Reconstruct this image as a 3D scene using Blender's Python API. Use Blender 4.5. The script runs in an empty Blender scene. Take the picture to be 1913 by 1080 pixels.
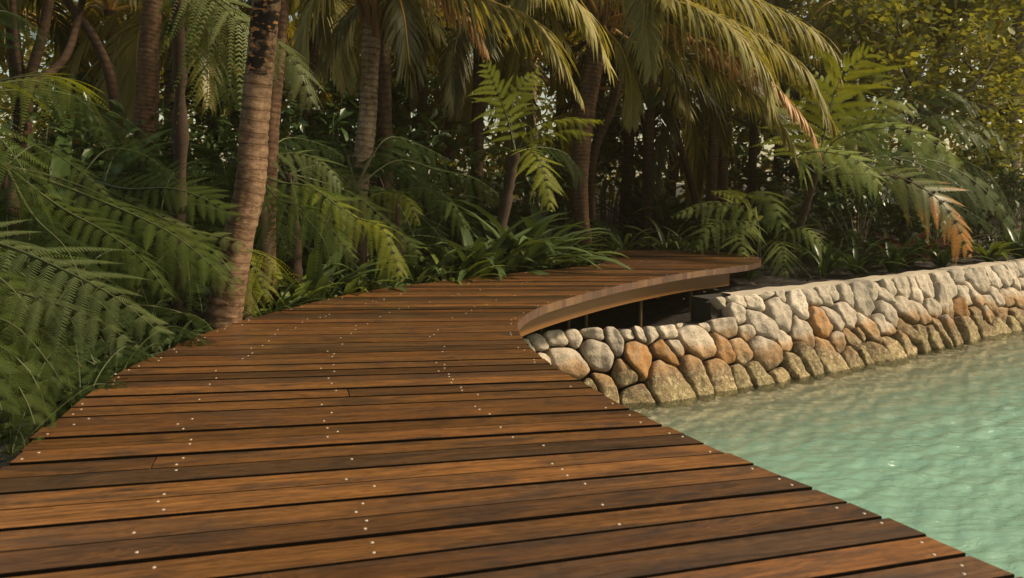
import bpy, math, random
import numpy as np
from mathutils import Vector
R = math.radians
SC = bpy.context.scene
COL = SC.collection
rng = np.random.default_rng(7)
random.seed(7)

# ------------------------------------------------------------------ camera
H, F = 0.96, 1488.0
PITCH = math.atan(208 / F)
CP, SP = math.cos(PITCH), math.sin(PITCH)
def ray(px, py):
    u, v = (px - 956.5) / F, (540 - py) / F
    return np.array([u, CP + v * SP, v * CP - SP])
def at(px, py, Y):
    d = ray(px, py); t = Y / d[1]
    return np.array([0, 0, H]) + d * t
def onz(px, py, z):
    d = ray(px, py); t = (z - H) / d[2]
    return np.array([0, 0, H]) + d * t
def project(p):
    p = np.asarray(p, float); r = p - np.array([0, 0, H])
    zc = r[..., 1] * CP - r[..., 2] * SP
    vc = r[..., 1] * SP + r[..., 2] * CP
    return np.stack([956.5 + F * r[..., 0] / zc, 540 - F * vc / zc], -1)
cam = bpy.data.cameras.new("camera"); co = bpy.data.objects.new("camera", cam); COL.objects.link(co)
co.location = (0, 0, H); co.rotation_euler = (R(90) - PITCH, 0, 0)
cam.sensor_width = 36; cam.lens = 36 * F / 1913; cam.clip_end = 600; cam.clip_start = 0.05
cam.dof.use_dof = True; cam.dof.focus_distance = 5.6; cam.dof.aperture_fstop = 5.0
SC.camera = co

# ------------------------------------------------------------------ light
SUN_EL, SUN_AZ = 42, 98           # azimuth clockwise from +Y (north)
w = bpy.data.worlds.new("World"); SC.world = w; w.use_nodes = True
nt = w.node_tree; bg = nt.nodes["Background"]
sky = nt.nodes.new("ShaderNodeTexSky"); sky.sky_type = 'NISHITA'; sky.sun_disc = False
sky.sun_elevation = R(SUN_EL); sky.sun_rotation = R(SUN_AZ); sky.dust_density = 1.2; sky.air_density = 1.0; sky.ozone_density = 0.6
mx = nt.nodes.new("ShaderNodeMix"); mx.data_type = 'RGBA'; mx.blend_type = 'MULTIPLY'; mx.inputs[0].default_value = 1
mx.inputs[7].default_value = (0.97, 0.88, 0.66, 1)
nt.links.new(sky.outputs[0], mx.inputs[6]); nt.links.new(mx.outputs[2], bg.inputs[0]); bg.inputs[1].default_value = 0.12
sl = bpy.data.lights.new("sun", 'SUN'); so = bpy.data.objects.new("sun", sl); COL.objects.link(so)
sl.energy = 5.0; sl.angle = R(9); sl.color = (1.0, 0.83, 0.58)
sd = Vector((math.sin(R(SUN_AZ)) * math.cos(R(SUN_EL)), math.cos(R(SUN_AZ)) * math.cos(R(SUN_EL)), math.sin(R(SUN_EL))))
so.rotation_euler = sd.to_track_quat('Z', 'Y').to_euler(); so.location = (8, -4, 12)
SC.view_settings.view_transform = 'Standard'; SC.view_settings.look = 'None'
SC.view_settings.exposure = 0.38; SC.view_settings.gamma = 1
SC.render.engine = 'CYCLES'
SC.cycles.use_denoising = True; SC.cycles.max_bounces = 6; SC.cycles.transparent_max_bounces = 8
SC.cycles.diffuse_bounces = 3; SC.cycles.glossy_bounces = 2; SC.cycles.transmission_bounces = 4

# ------------------------------------------------------------------ materials
class G:
    def __init__(s, name):
        s.m = bpy.data.materials.new(name); s.m.use_nodes = True
        s.t = s.m.node_tree; s.b = s.t.nodes["Principled BSDF"]; s.out = s.t.nodes["Material Output"]
    def n(s, typ, **k):
        n = s.t.nodes.new(typ)
        for a, v in k.items():
            if a.startswith('i'):
                key = a[1:]; n.inputs[int(key) if key.isdigit() else key].default_value = v
            else: setattr(n, a, v)
        return n
    def l(s, a, b): s.t.links.new(a, b)
    def attr(s, name): return s.n("ShaderNodeAttribute", attribute_name=name)
    def mix(s, fac, a, b, blend='MIX'):
        n = s.n("ShaderNodeMix"); n.data_type = 'RGBA'; n.blend_type = blend
        for sock, v in ((n.inputs[0], fac), (n.inputs[6], a), (n.inputs[7], b)):
            if hasattr(v, 'is_output'): s.l(v, sock)
            else: sock.default_value = v if not isinstance(v, tuple) or len(v) == 4 else (*v, 1)
        return n.outputs[2]
    def math(s, op, a, b=0.0, clamp=False):
        n = s.n("ShaderNodeMath", operation=op, use_clamp=clamp)
        for sock, v in ((n.inputs[0], a), (n.inputs[1], b)):
            if hasattr(v, 'is_output'): s.l(v, sock)
            else: sock.default_value = v
        return n.outputs[0]
    def ramp(s, fac, stops):
        n = s.n("ShaderNodeValToRGB"); e = n.color_ramp.elements
        while len(e) < len(stops): e.new(0.5)
        for k, (p, c) in enumerate(stops):
            e[k].position = p; e[k].color = (*c, 1) if len(c) == 3 else c
        s.l(fac, n.inputs[0]); return n.outputs[0]
    def noise(s, vec, scale, detail=3, rough=0.5, dist=0.0):
        n = s.n("ShaderNodeTexNoise"); n.inputs['Scale'].default_value = scale; n.inputs['Detail'].default_value = detail
        n.inputs['Roughness'].default_value = rough; n.inputs['Distortion'].default_value = dist
        if vec is not None: s.l(vec, n.inputs['Vector'])
        return n.outputs[0]
    def mapping(s, vec, scale=(1, 1, 1), loc=(0, 0, 0), rot=(0, 0, 0)):
        n = s.n("ShaderNodeMapping"); n.inputs['Scale'].default_value = scale; n.inputs['Location'].default_value = loc; n.inputs['Rotation'].default_value = rot
        s.l(vec, n.inputs[0]); return n.outputs[0]
    def bump(s, h, strength, dist=0.01):
        n = s.n("ShaderNodeBump"); n.inputs['Strength'].default_value = strength; n.inputs['Distance'].default_value = dist
        s.l(h, n.inputs['Height']); s.l(n.outputs[0], s.b.inputs['Normal']); return n.outputs[0]

def leaf_mat(name, c1, c2, trans=0.3, rough=0.42, tip=None, tipstart=0.6, spec=0.4):
    g = G(name)
    oi = g.n("ShaderNodeObjectInfo"); va = g.attr("var")
    f = g.math('ADD', g.math('MULTIPLY', oi.outputs['Random'], 0.45), g.math('MULTIPLY', va.outputs['Fac'], 0.55))
    col = g.mix(f, c1, c2)
    if tip:
        ta = g.attr("tip")
        r = g.ramp(g.math('ADD', ta.outputs['Fac'], g.math('MULTIPLY', g.math('SUBTRACT', va.outputs['Fac'], 0.5), 0.25)), [(tipstart, (0, 0, 0)), (min(tipstart + 0.28, 1), (1, 1, 1))])
        col = g.mix(r, col, tip)
    g.l(col, g.b.inputs['Base Color']); g.b.inputs['Roughness'].default_value = rough
    g.b.inputs['Specular IOR Level'].default_value = spec
    tr = g.n("ShaderNodeBsdfTranslucent"); g.l(g.mix(1.0, col, (1.0, 0.92, 0.35), 'MULTIPLY'), tr.inputs[0])
    ms = g.n("ShaderNodeMixShader"); ms.inputs[0].default_value = trans
    g.l(g.b.outputs[0], ms.inputs[1]); g.l(tr.outputs[0], ms.inputs[2]); g.l(ms.outputs[0], g.out.inputs[0])
    return g.m
M = {}
M['fern'] = leaf_mat('fern_green', (0.045, 0.075, 0.014), (0.095, 0.135, 0.028), 0.3, 0.5, spec=0.22)
M['fern_pale'] = leaf_mat('fern_pale', (0.17, 0.215, 0.055), (0.28, 0.32, 0.095), 0.3, 0.6, spec=0.08)
M['fern_left'] = leaf_mat('fern_sage', (0.078, 0.100, 0.032), (0.145, 0.165, 0.058), 0.25, 0.5, spec=0.2)  # sage tone lowered so the left side's shade sits in the colour
M['fern_deep'] = leaf_mat('fern_deep', (0.032, 0.050, 0.009), (0.080, 0.104, 0.020), 0.28, 0.6, spec=0.1)
M['fern_gold'] = leaf_mat('fern_gold', (0.16, 0.185, 0.018), (0.29, 0.30, 0.036), 0.5, 0.5, spec=0.2)
M['fern_dark'] = leaf_mat('fern_dark', (0.012, 0.022, 0.006), (0.032, 0.048, 0.012), 0.25, 0.65, spec=0.04)  # darkened fern green; deep shade between fronds is put into the colour
M['fern_rust'] = leaf_mat('fern_rust', (0.08, 0.11, 0.025), (0.13, 0.14, 0.03), 0.35, tip=(0.50, 0.20, 0.03), tipstart=0.50)
M['palm'] = leaf_mat('palm_green', (0.18, 0.165, 0.042), (0.40, 0.35, 0.13), 0.45, 0.5, tip=(0.34, 0.25, 0.10), tipstart=0.86, spec=0.22)
M['palm_brown'] = leaf_mat('palm_brown', (0.16, 0.13, 0.04), (0.24, 0.18, 0.07), 0.3, 0.5, tip=(0.45, 0.24, 0.09), tipstart=0.25)
M['palm_back'] = leaf_mat('palm_back', (0.15, 0.135, 0.020), (0.32, 0.26, 0.045), 0.55, 0.4)  # golden glow of the background is put into the leaf colour
M['palm_dark'] = leaf_mat('palm_dark', (0.04, 0.04, 0.012), (0.10, 0.09, 0.026), 0.3, 0.45)
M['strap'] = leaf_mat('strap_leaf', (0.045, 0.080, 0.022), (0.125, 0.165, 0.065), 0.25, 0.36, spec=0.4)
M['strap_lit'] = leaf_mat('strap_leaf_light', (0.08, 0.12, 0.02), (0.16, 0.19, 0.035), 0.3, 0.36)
M['broad'] = leaf_mat('broad_leaf', (0.018, 0.040, 0.010), (0.055, 0.090, 0.022), 0.25, 0.3, spec=0.5)
M['broad_gold'] = leaf_mat('tree_leaf', (0.07, 0.095, 0.022), (0.32, 0.30, 0.065), 0.5, 0.28, spec=0.55)
M['red_leaf'] = leaf_mat('red_leaf', (0.045, 0.012, 0.010), (0.11, 0.03, 0.02), 0.25, 0.35)
M['far'] = leaf_mat('far_leaf', (0.11, 0.11, 0.014), (0.30, 0.25, 0.035), 0.55, 0.45)  # leaf colour raised to carry the golden glow behind the palms
def plain(name, c, rough=0.6, c2=None, scale=8.0):
    g = G(name); tc = g.n("ShaderNodeTexCoord")
    nz = g.noise(tc.outputs['Object'], scale, 4, 0.6)
    g.l(g.mix(nz, c, c2 or tuple(x * 0.55 for x in c)), g.b.inputs['Base Color']); g.b.inputs['Roughness'].default_value = rough
    g.bump(nz, 0.3, 0.004); return g.m
M['rachis_gold'] = plain('midrib_gold', (0.42, 0.22, 0.035), 0.4, (0.30, 0.17, 0.03))
M['rachis_green'] = plain('midrib_green', (0.075, 0.095, 0.022), 0.55, (0.06, 0.055, 0.016))
M['rachis_brown'] = plain('midrib_brown', (0.09, 0.04, 0.015), 0.6)
M['leaf_base'] = plain('leaf_base_fibre', (0.20, 0.095, 0.028), 0.7, (0.07, 0.035, 0.014), 16)
M['branch'] = plain('branch_bark', (0.16, 0.115, 0.07), 0.8, (0.06, 0.045, 0.03), 14)
M['fern_trunk'] = plain('fern_trunk_bark', (0.07, 0.035, 0.018), 0.9, (0.018, 0.011, 0.007), 30)
M['screw'] = plain('screw_steel', (0.32, 0.265, 0.21), 0.4, (0.5, 0.4, 0.3))
M['bronze'] = plain('bronze_post', (0.14, 0.075, 0.02), 0.5, (0.07, 0.04, 0.015))

def trunk_mat(name, light, dark, char=0.0, rings=13.0):
    g = G(name); uv = g.n("ShaderNodeUVMap", uv_map="UV").outputs[0]
    fine = g.noise(g.mapping(uv, (10, 34, 1)), 1.0, 5, 0.65, 0.4)
    coarse = g.noise(g.mapping(uv, (3, 3.2, 1)), 1.0, 3, 0.55)
    wv = g.n("ShaderNodeTexWave", wave_type='BANDS', bands_direction='Y', wave_profile='SAW')
    wv.inputs['Scale'].default_value = rings * 0.314; wv.inputs['Distortion'].default_value = 2.2; wv.inputs['Detail'].default_value = 2; wv.inputs['Detail Scale'].default_value = 0.8
    g.l(g.mapping(uv, (1, 1, 1)), wv.inputs[0])
    vert = g.noise(g.mapping(uv, (26, 3, 1)), 1.0, 4, 0.6)
    f = g.math('ADD', g.math('MULTIPLY', fine, 0.7), g.math('MULTIPLY', coarse, 0.5))
    col = g.ramp(f, [(0.44, dark), (0.57, tuple(a * .4 + b * .6 for a, b in zip(light, dark))), (0.80, light)])
    rr = g.ramp(wv.outputs[1], [(0.0, (0.12, 0.10, 0.09)), (0.14, (0.75, 0.7, 0.65)), (0.5, (1, 1, 1)), (1.0, (0.72, 0.66, 0.6))])
    col = g.mix(0.85, col, rr, 'MULTIPLY')
    col = g.mix(0.35, col, g.ramp(vert, [(0.3, (0.35, 0.3, 0.28)), (0.6, (1, 1, 1))]), 'MULTIPLY')
    if char:
        sep = g.n("ShaderNodeSeparateXYZ"); g.l(uv, sep.inputs[0])
        hgt = g.ramp(sep.outputs[1], [(0.0, (0, 0, 0)), (1.0, (1, 1, 1))])
        cn = g.noise(g.mapping(uv, (2.6, 7.0, 1)), 1.0, 4, 0.6, 0.5)
        band = g.n("ShaderNodeMapRange"); band.inputs[1].default_value = char; band.inputs[2].default_value = char + 0.5; g.l(sep.outputs[1], band.inputs[0])
        msk = g.ramp(g.math('MULTIPLY', cn, band.outputs[0]), [(0.47, (0, 0, 0)), (0.53, (1, 1, 1))])
        pt = g.ramp(g.noise(g.mapping(uv, (9, 30, 1)), 1.0, 3), [(0.56, (0, 0, 0)), (0.61, (1, 1, 1))])
        col = g.mix(msk, col, g.mix(pt, (0.012, 0.009, 0.007), (0.35, 0.16, 0.06)))
    g.l(col, g.b.inputs['Base Color']); g.b.inputs['Roughness'].default_value = 0.85; g.b.inputs['Specular IOR Level'].default_value = 0.2
    g.bump(g.math('ADD', wv.outputs[1], g.math('MULTIPLY', f, 1.2)), 0.8, 0.012)
    return g.m
M['trunk_warm'] = trunk_mat('palm_bark_warm', (0.36, 0.235, 0.145), (0.065, 0.035, 0.018), char=1.46)
M['trunk_grey'] = trunk_mat('palm_bark_grey', (0.42, 0.32, 0.225), (0.075, 0.048, 0.03), rings=17)
M['trunk_red'] = trunk_mat('palm_bark_red', (0.22, 0.13, 0.08), (0.05, 0.026, 0.015), rings=20)
M['trunk_dark'] = trunk_mat('palm_bark_dark', (0.09, 0.052, 0.03), (0.025, 0.014, 0.009), rings=12)
M['trunk_pale'] = trunk_mat('palm_bark_pale', (0.42, 0.33, 0.23), (0.14, 0.10, 0.06), rings=12)

def wood_mat():
    g = G('hardwood_decking'); uv = g.n("ShaderNodeUVMap", uv_map="UV").outputs[0]; pid = g.attr("pid").outputs['Fac']
    # uv: x metres along the board, y metres across it plus an offset per board
    base = g.ramp(pid, [(0.0, (0.150, 0.068, 0.025)), (0.14, (0.225, 0.098, 0.032)), (0.28, (0.125, 0.068, 0.033)), (0.42, (0.33, 0.132, 0.034)), (0.56, (0.165, 0.092, 0.045)), (0.7, (0.20, 0.080, 0.027)), (0.84, (0.34, 0.150, 0.042)), (1.0, (0.115, 0.055, 0.024))])
    warp = g.noise(g.mapping(uv, (1.1, 5, 1)), 1.0, 2, 0.5)
    wv = g.n("ShaderNodeMapping"); g.l(uv, wv.inputs[0])
    cmb = g.n("ShaderNodeCombineXYZ"); g.l(g.math('MULTIPLY', warp, 0.10), cmb.inputs[1]); g.l(cmb.outputs[0], wv.inputs['Location'])
    grain = g.noise(g.mapping(wv.outputs[0], (2.2, 60, 1)), 1.0, 5, 0.62)
    streak = g.noise(g.mapping(wv.outputs[0], (1.0, 20, 1)), 1.0, 3, 0.55)
    patch = g.noise(g.mapping(uv, (2.2, 8, 1)), 1.0, 4, 0.62, 0.9)
    mott = g.noise(g.mapping(uv, (14, 40, 1)), 1.0, 3, 0.6, 1.2)
    col = g.mix(g.math('MULTIPLY', g.ramp(grain, [(0.36, (1, 1, 1)), (0.58, (0, 0, 0))]), 0.62), base, (0.070, 0.033, 0.016))
    col = g.mix(g.math('MULTIPLY', g.ramp(streak, [(0.52, (0, 0, 0)), (0.72, (1, 1, 1))]), 0.55), col, (0.32, 0.135, 0.034))
    col = g.mix(g.math('MULTIPLY', g.ramp(patch, [(0.47, (0, 0, 0)), (0.64, (1, 1, 1))]), 0.72), col, (0.066, 0.042, 0.030))
    col = g.mix(0.6, col, g.ramp(mott, [(0.35, (0.45, 0.42, 0.40)), (0.62, (1.0, 0.98, 0.95))]), 'MULTIPLY')
    pv = g.n('ShaderNodeMapRange'); pv.inputs[3].default_value = .36; pv.inputs[4].default_value = .90; g.l(g.math('FRACT', g.math('MULTIPLY', pid, 7.31)), pv.inputs[0]); pc = g.n('ShaderNodeCombineXYZ')
    for k in range(3): g.l(pv.outputs[0], pc.inputs[k])
    col = g.mix(1.0, col, pc.outputs[0], 'MULTIPLY')
    # knots and swirling figure
    vo = g.n("ShaderNodeTexVoronoi"); vo.inputs['Scale'].default_value = 1.0; vo.inputs['Randomness'].default_value = 1.0
    dn = g.noise(g.mapping(uv, (9, 26, 1)), 1.0, 2)
    dv = g.n("ShaderNodeVectorMath", operation='ADD'); dm = g.n("ShaderNodeCombineXYZ"); g.l(g.math('MULTIPLY', dn, 0.75), dm.inputs[0]); g.l(g.math('MULTIPLY', dn, 0.75), dm.inputs[1])
    g.l(g.mapping(uv, (3.2, 12, 1)), dv.inputs[0]); g.l(dm.outputs[0], dv.inputs[1]); g.l(dv.outputs[0], vo.inputs['Vector'])
    sel = g.n("ShaderNodeSeparateColor"); g.l(vo.outputs['Color'], sel.inputs[0])
    kn = g.math('MULTIPLY', g.ramp(vo.outputs['Distance'], [(0.05, (1, 1, 1)), (0.30, (0, 0, 0))]), g.ramp(sel.outputs[0], [(0.60, (0, 0, 0)), (0.64, (1, 1, 1))]))
    ringw = g.math('SINE', g.math('MULTIPLY', vo.outputs['Distance'], 60.0))
    ring = g.math('MULTIPLY', g.math('MULTIPLY', g.ramp(vo.outputs['Distance'], [(0.1, (1, 1, 1)), (0.55, (0, 0, 0))]), g.ramp(sel.outputs[0], [(0.56, (0, 0, 0)), (0.62, (1, 1, 1))])), g.math('GREATER_THAN', ringw, 0.25))
    col = g.mix(g.math('MULTIPLY', ring, 0.22), col, (0.36, 0.16, 0.05))
    col = g.mix(g.math('MULTIPLY', kn, 0.85), col, (0.022, 0.016, 0.014))
    g.l(col, g.b.inputs['Base Color'])
    g.l(g.ramp(grain, [(0.3, (0.25, 0.25, 0.25)), (0.7, (0.43, 0.43, 0.43))]), g.b.inputs['Roughness'])
    g.b.inputs['Specular IOR Level'].default_value = 0.45
    g.bump(g.math('ADD', grain, g.math('MULTIPLY', streak, 0.7)), 0.35, 0.004)
    return g.m
M['wood'] = wood_mat()
def fascia_mat():
    g = G('fascia_batten'); uv = g.n("ShaderNodeUVMap", uv_map="UV").outputs[0]; pid = g.attr("pid").outputs['Fac']
    base = g.ramp(pid, [(0.0, (0.105, 0.050, 0.025)), (0.25, (0.062, 0.031, 0.021)), (0.5, (0.150, 0.080, 0.034)), (0.75, (0.078, 0.037, 0.024)), (1.0, (0.120, 0.056, 0.025))])
    gr = g.noise(g.mapping(uv, (6, 90, 1)), 1.0, 4, 0.6)
    g.l(g.mix(g.math('MULTIPLY', g.ramp(gr, [(0.4, (1, 1, 1)), (0.6, (0, 0, 0))]), 0.12), base, (0.10, 0.05, 0.03)), g.b.inputs['Base Color']); g.b.inputs['Roughness'].default_value = 0.5
    return g.m
M['fascia'] = fascia_mat()
M['gap_shade'] = plain('board_side_gap_shade', (0.008, 0.005, 0.003), 0.95, (0.004, 0.003, 0.002), 20)  # near-black board sides: shade of the gaps painted into the colour
M['gap_shade'].node_tree.nodes['Principled BSDF'].inputs['Specular IOR Level'].default_value = 0.03
def beam_mat():
    g = G('beam_timber'); tc = g.n("ShaderNodeTexCoord")
    gr = g.noise(g.mapping(tc.outputs['Object'], (1.2, 1.2, 40)), 1.0, 4)
    g.l(g.mix(gr, (0.12, 0.048, 0.007), (0.18, 0.074, 0.012)), g.b.inputs['Base Color']); g.b.inputs['Roughness'].default_value = 0.5
    g.bump(gr, 0.2, 0.003); return g.m
M['beam'] = beam_mat()

def stone_mat():
    g = G('wall_stone'); geo = g.n("ShaderNodeNewGeometry"); pos = geo.outputs['Position']
    sid = g.attr("sid").outputs['Fac']; ora = g.attr("orange").outputs['Fac']
    sep = g.n("ShaderNodeSeparateXYZ"); g.l(pos, sep.inputs[0])
    n1 = g.noise(pos, 3.0, 4, 0.6); n2 = g.noise(pos, 14.0, 5, 0.65); n3 = g.noise(pos, 60.0, 4, 0.7)
    wy = g.math('MULTIPLY', g.math('SUBTRACT', sep.outputs[1], 7.0), 0.012)
    z = g.math('ADD', g.math('ADD', sep.outputs[2], g.math('MULTIPLY', g.math('SUBTRACT', n1, 0.5), 0.26)), g.math('MULTIPLY', g.math('SUBTRACT', sid, 0.5), 0.20))
    zz = g.n("ShaderNodeMapRange"); zz.inputs[1].default_value = -1.02; zz.inputs[2].default_value = -0.18; g.l(z, zz.inputs[0])
    col = g.ramp(zz.outputs[0], [(0.0, (0.27, 0.215, 0.115)), (0.15, (0.27, 0.20, 0.105)), (0.25, (0.20, 0.135, 0.08)), (0.36, (0.28, 0.17, 0.08)), (0.44, (0.38, 0.25, 0.14)), (0.51, (0.46, 0.38, 0.29)), (1.0, (0.52, 0.45, 0.365))])
    col = g.mix(g.math('MULTIPLY', ora, g.ramp(n2, [(0.3, (0.5, 0.5, 0.5)), (0.6, (1, 1, 1))])), col, g.mix(n1, (0.33, 0.155, 0.045), (0.28, 0.15, 0.055)))
    col = g.mix(0.55, col, g.ramp(n2, [(0.3, (0.42, 0.40, 0.38)), (0.55, (1, 1, 1))]), 'MULTIPLY')
    col = g.mix(0.5, col, g.ramp(n3, [(0.36, (0.35, 0.33, 0.3)), (0.5, (1, 1, 1))]), 'MULTIPLY')
    # barnacle and algae crust near the water
    low = g.n("ShaderNodeMapRange"); low.inputs[1].default_value = -0.70; low.inputs[2].default_value = -0.84; g.l(z, low.inputs[0])
    vo = g.n("ShaderNodeTexVoronoi"); vo.inputs['Scale'].default_value = 55; g.l(pos, vo.inputs['Vector'])
    crust = g.math('MULTIPLY', low.outputs[0], g.ramp(g.noise(pos, 22.0, 4, 0.7), [(0.47, (0, 0, 0)), (0.56, (1, 1, 1))]))
    col = g.mix(g.math('MULTIPLY', crust, 0.6), col, (0.46, 0.38, 0.21))
    vary = g.n("ShaderNodeMapRange"); vary.inputs[3].default_value = 0.72; vary.inputs[4].default_value = 1.12; g.l(g.attr("sid2").outputs['Fac'], vary.inputs[0])
    cc = g.n("ShaderNodeCombineXYZ")
    for k in range(3): g.l(vary.outputs[0], cc.inputs[k])
    col = g.mix(1.0, col, cc.outputs[0], 'MULTIPLY')
    g.l(col, g.b.inputs['Base Color']); g.b.inputs['Roughness'].default_value = 0.85; g.b.inputs['Specular IOR Level'].default_value = 0.25
    h = g.math('ADD', g.math('MULTIPLY', n2, 1.0), g.math('ADD', g.math('MULTIPLY', n3, 0.35), g.math('MULTIPLY', crust, 0.35)))
    g.bump(h, 0.9, 0.022); return g.m
M['stone'] = stone_mat()
M['mortar'] = plain('wall_core', (0.030, 0.023, 0.016), 0.95, (0.012, 0.009, 0.006), 12)
M['cap'] = plain('wall_cap', (0.48, 0.41, 0.32), 0.9, (0.30, 0.25, 0.19), 9)

def ground_mat():
    g = G('soil_and_sand'); pos = g.n("ShaderNodeNewGeometry").outputs['Position']; s = g.attr("sand").outputs['Fac']
    n = g.noise(pos, 9, 6, 0.7); n2 = g.noise(pos, 1.3, 3)
    soil = g.ramp(n, [(0.3, (0.006, 0.005, 0.003)), (0.6, (0.018, 0.012, 0.007)), (0.78, (0.045, 0.026, 0.013))])
    sand = g.mix(n2, (0.58, 0.49, 0.37), (0.49, 0.41, 0.30))
    g.l(g.mix(s, soil, sand), g.b.inputs['Base Color']); g.b.inputs['Roughness'].default_value = 0.95
    g.bump(n, 0.8, 0.03); return g.m
M['ground'] = ground_mat()
def water_mat():
    g = G('lagoon_water'); dep = g.attr("depth").outputs['Fac']; pos = g.n("ShaderNodeNewGeometry").outputs['Position']
    op = g.n("ShaderNodeMapRange"); op.inputs[1].default_value = 0.05; op.inputs[2].default_value = 0.85; op.inputs[4].default_value = 0.93; g.l(dep, op.inputs[0])
    n = g.noise(g.mapping(pos, (0.35, 0.8, 1), rot=(0, 0, R(-25))), 1.0, 3)
    teal = g.mix(n, (0.135, 0.270, 0.205), (0.225, 0.365, 0.280))
    df = g.n("ShaderNodeBsdfDiffuse"); g.l(teal, df.inputs[0])
    tr = g.n("ShaderNodeBsdfTransparent"); tr.inputs[0].default_value = (0.95, 0.96, 0.90, 1)
    m1 = g.n("ShaderNodeMixShader"); g.l(op.outputs[0], m1.inputs[0]); g.l(tr.outputs[0], m1.inputs[1]); g.l(df.outputs[0], m1.inputs[2])
    gl = g.n("ShaderNodeBsdfGlossy"); gl.inputs['Roughness'].default_value = 0.10; gl.inputs[0].default_value = (0.9, 0.95, 0.9, 1)
    fr = g.n("ShaderNodeFresnel"); fr.inputs[0].default_value = 1.38
    bm = g.n("ShaderNodeBump"); bm.inputs['Strength'].default_value = 0.8; bm.inputs['Distance'].default_value = 0.02
    h = g.noise(g.mapping(pos, (6, 15, 1), rot=(0, 0, R(-22))), 1.0, 4, 0.6, 0.8)
    g.l(h, bm.inputs['Height'])
    for k in (gl, fr, df): g.l(bm.outputs[0], k.inputs['Normal'])
    m2 = g.n("ShaderNodeMixShader"); g.l(fr.outputs[0], m2.inputs[0]); g.l(m1.outputs[0], m2.inputs[1]); g.l(gl.outputs[0], m2.inputs[2])
    g.l(m2.outputs[0], g.out.inputs[0]); return g.m
M['water'] = water_mat()

# ------------------------------------------------------------------ object helpers
def mesh_np(name, V, Q, mats, attrs=None, mat_idx=None, smooth=False, uv=None):
    """V (n,3); Q list of face index arrays (all same length per array) ; attrs {name: per-vertex floats}"""
    me = bpy.data.meshes.new(name)
    Qs = Q if isinstance(Q, list) else [Q]
    nv = len(V); me.vertices.add(nv); me.vertices.foreach_set("co", np.asarray(V, np.float32).ravel())
    loops = np.concatenate([q.ravel() for q in Qs]); tot = np.concatenate([np.full(len(q), q.shape[1]) for q in Qs])
    me.loops.add(len(loops)); me.loops.foreach_set("vertex_index", loops.astype(np.int32))
    me.polygons.add(len(tot)); st = np.concatenate([[0], np.cumsum(tot)[:-1]])
    me.polygons.foreach_set("loop_start", st.astype(np.int32)); me.polygons.foreach_set("loop_total", tot.astype(np.int32))
    if mat_idx is not None: me.polygons.foreach_set("material_index", np.asarray(mat_idx, np.int32))
    me.polygons.foreach_set("use_smooth", np.full(len(tot), bool(smooth)))
    for k, a in (attrs or {}).items():
        at_ = me.attributes.new(k, 'FLOAT', 'POINT'); at_.data.foreach_set("value", np.asarray(a, np.float32))
    if uv is not None:
        l = me.uv_layers.new(name="UV"); l.data.foreach_set("uv", np.asarray(uv, np.float32)[loops].ravel())
    for m in (mats if isinstance(mats, (list, tuple)) else [mats]): me.materials.append(m)
    me.update(calc_edges=True); me.validate(); return me
def link(name, me, parent=None, loc=None):
    o = bpy.data.objects.new(name, me); COL.objects.link(o)
    if parent is not None: o.parent = parent
    if loc is not None: o.location = tuple(float(x) for x in loc)
    return o
def tag(o, label=None, cat=None, group=None, kind=None):
    for k, v in (('label', label), ('category', cat), ('group', group), ('kind', kind)):
        if v: o[k] = v
    return o
def thing(name, label, cat, loc, group=None):
    o = bpy.data.objects.new(name, None); COL.objects.link(o); o.location = tuple(float(x) for x in loc)
    o.empty_display_size = 0.2
    return tag(o, label, cat, group)
def nrm(a): return a / np.maximum(np.linalg.norm(a, axis=-1, keepdims=True), 1e-9)
def curve(pts, n):
    P = np.asarray(pts, float)
    if len(P) == 2: P = np.array([P[0], (P[0] + P[1]) / 2, P[1]])
    E = np.vstack([2 * P[0] - P[1], P, 2 * P[-1] - P[-2]]); out = []
    for i in range(1, len(E) - 2):
        t = np.linspace(0, 1, 24, endpoint=False)[:, None]
        a, b, c, d = E[i - 1], E[i], E[i + 1], E[i + 2]
        out.append(0.5 * (2 * b + (c - a) * t + (2 * a - 5 * b + 4 * c - d) * t ** 2 + (3 * b - a - 3 * c + d) * t ** 3))
    C = np.vstack(out + [P[-1:]])
    L = np.concatenate([[0], np.cumsum(np.linalg.norm(np.diff(C, axis=0), axis=1))])
    s = np.linspace(0, L[-1], n)
    return np.stack([np.interp(s, L, C[:, k]) for k in range(3)], 1), L[-1]
def frame(P, up):
    T = nrm(np.gradient(P, axis=0)); S = nrm(np.cross(T, np.broadcast_to(up, T.shape))); return T, S, np.cross(S, T)
def tube(P, rad, k=6):
    n = len(P); T = nrm(np.gradient(P, axis=0))
    ref = np.array([0.31, 0.12, 0.94]) if abs(T[n // 2, 2]) < 0.9 else np.array([0.95, 0.3, 0.05])
    A = nrm(np.cross(T, ref)); B = np.cross(T, A); a = np.linspace(0, 2 * math.pi, k, endpoint=False)
    V = P[:, None] + np.asarray(rad)[:, None, None] * (np.cos(a)[None, :, None] * A[:, None] + np.sin(a)[None, :, None] * B[:, None])
    i = np.arange(n - 1)[:, None] * k; j = np.arange(k)[None]; j2 = (j + 1) % k
    Q = np.stack([i + j, i + j2, i + k + j2, i + k + j], -1).reshape(-1, 4)
    return V.reshape(-1, 3), Q
Z = np.array([0, 0, 1.0])

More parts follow.
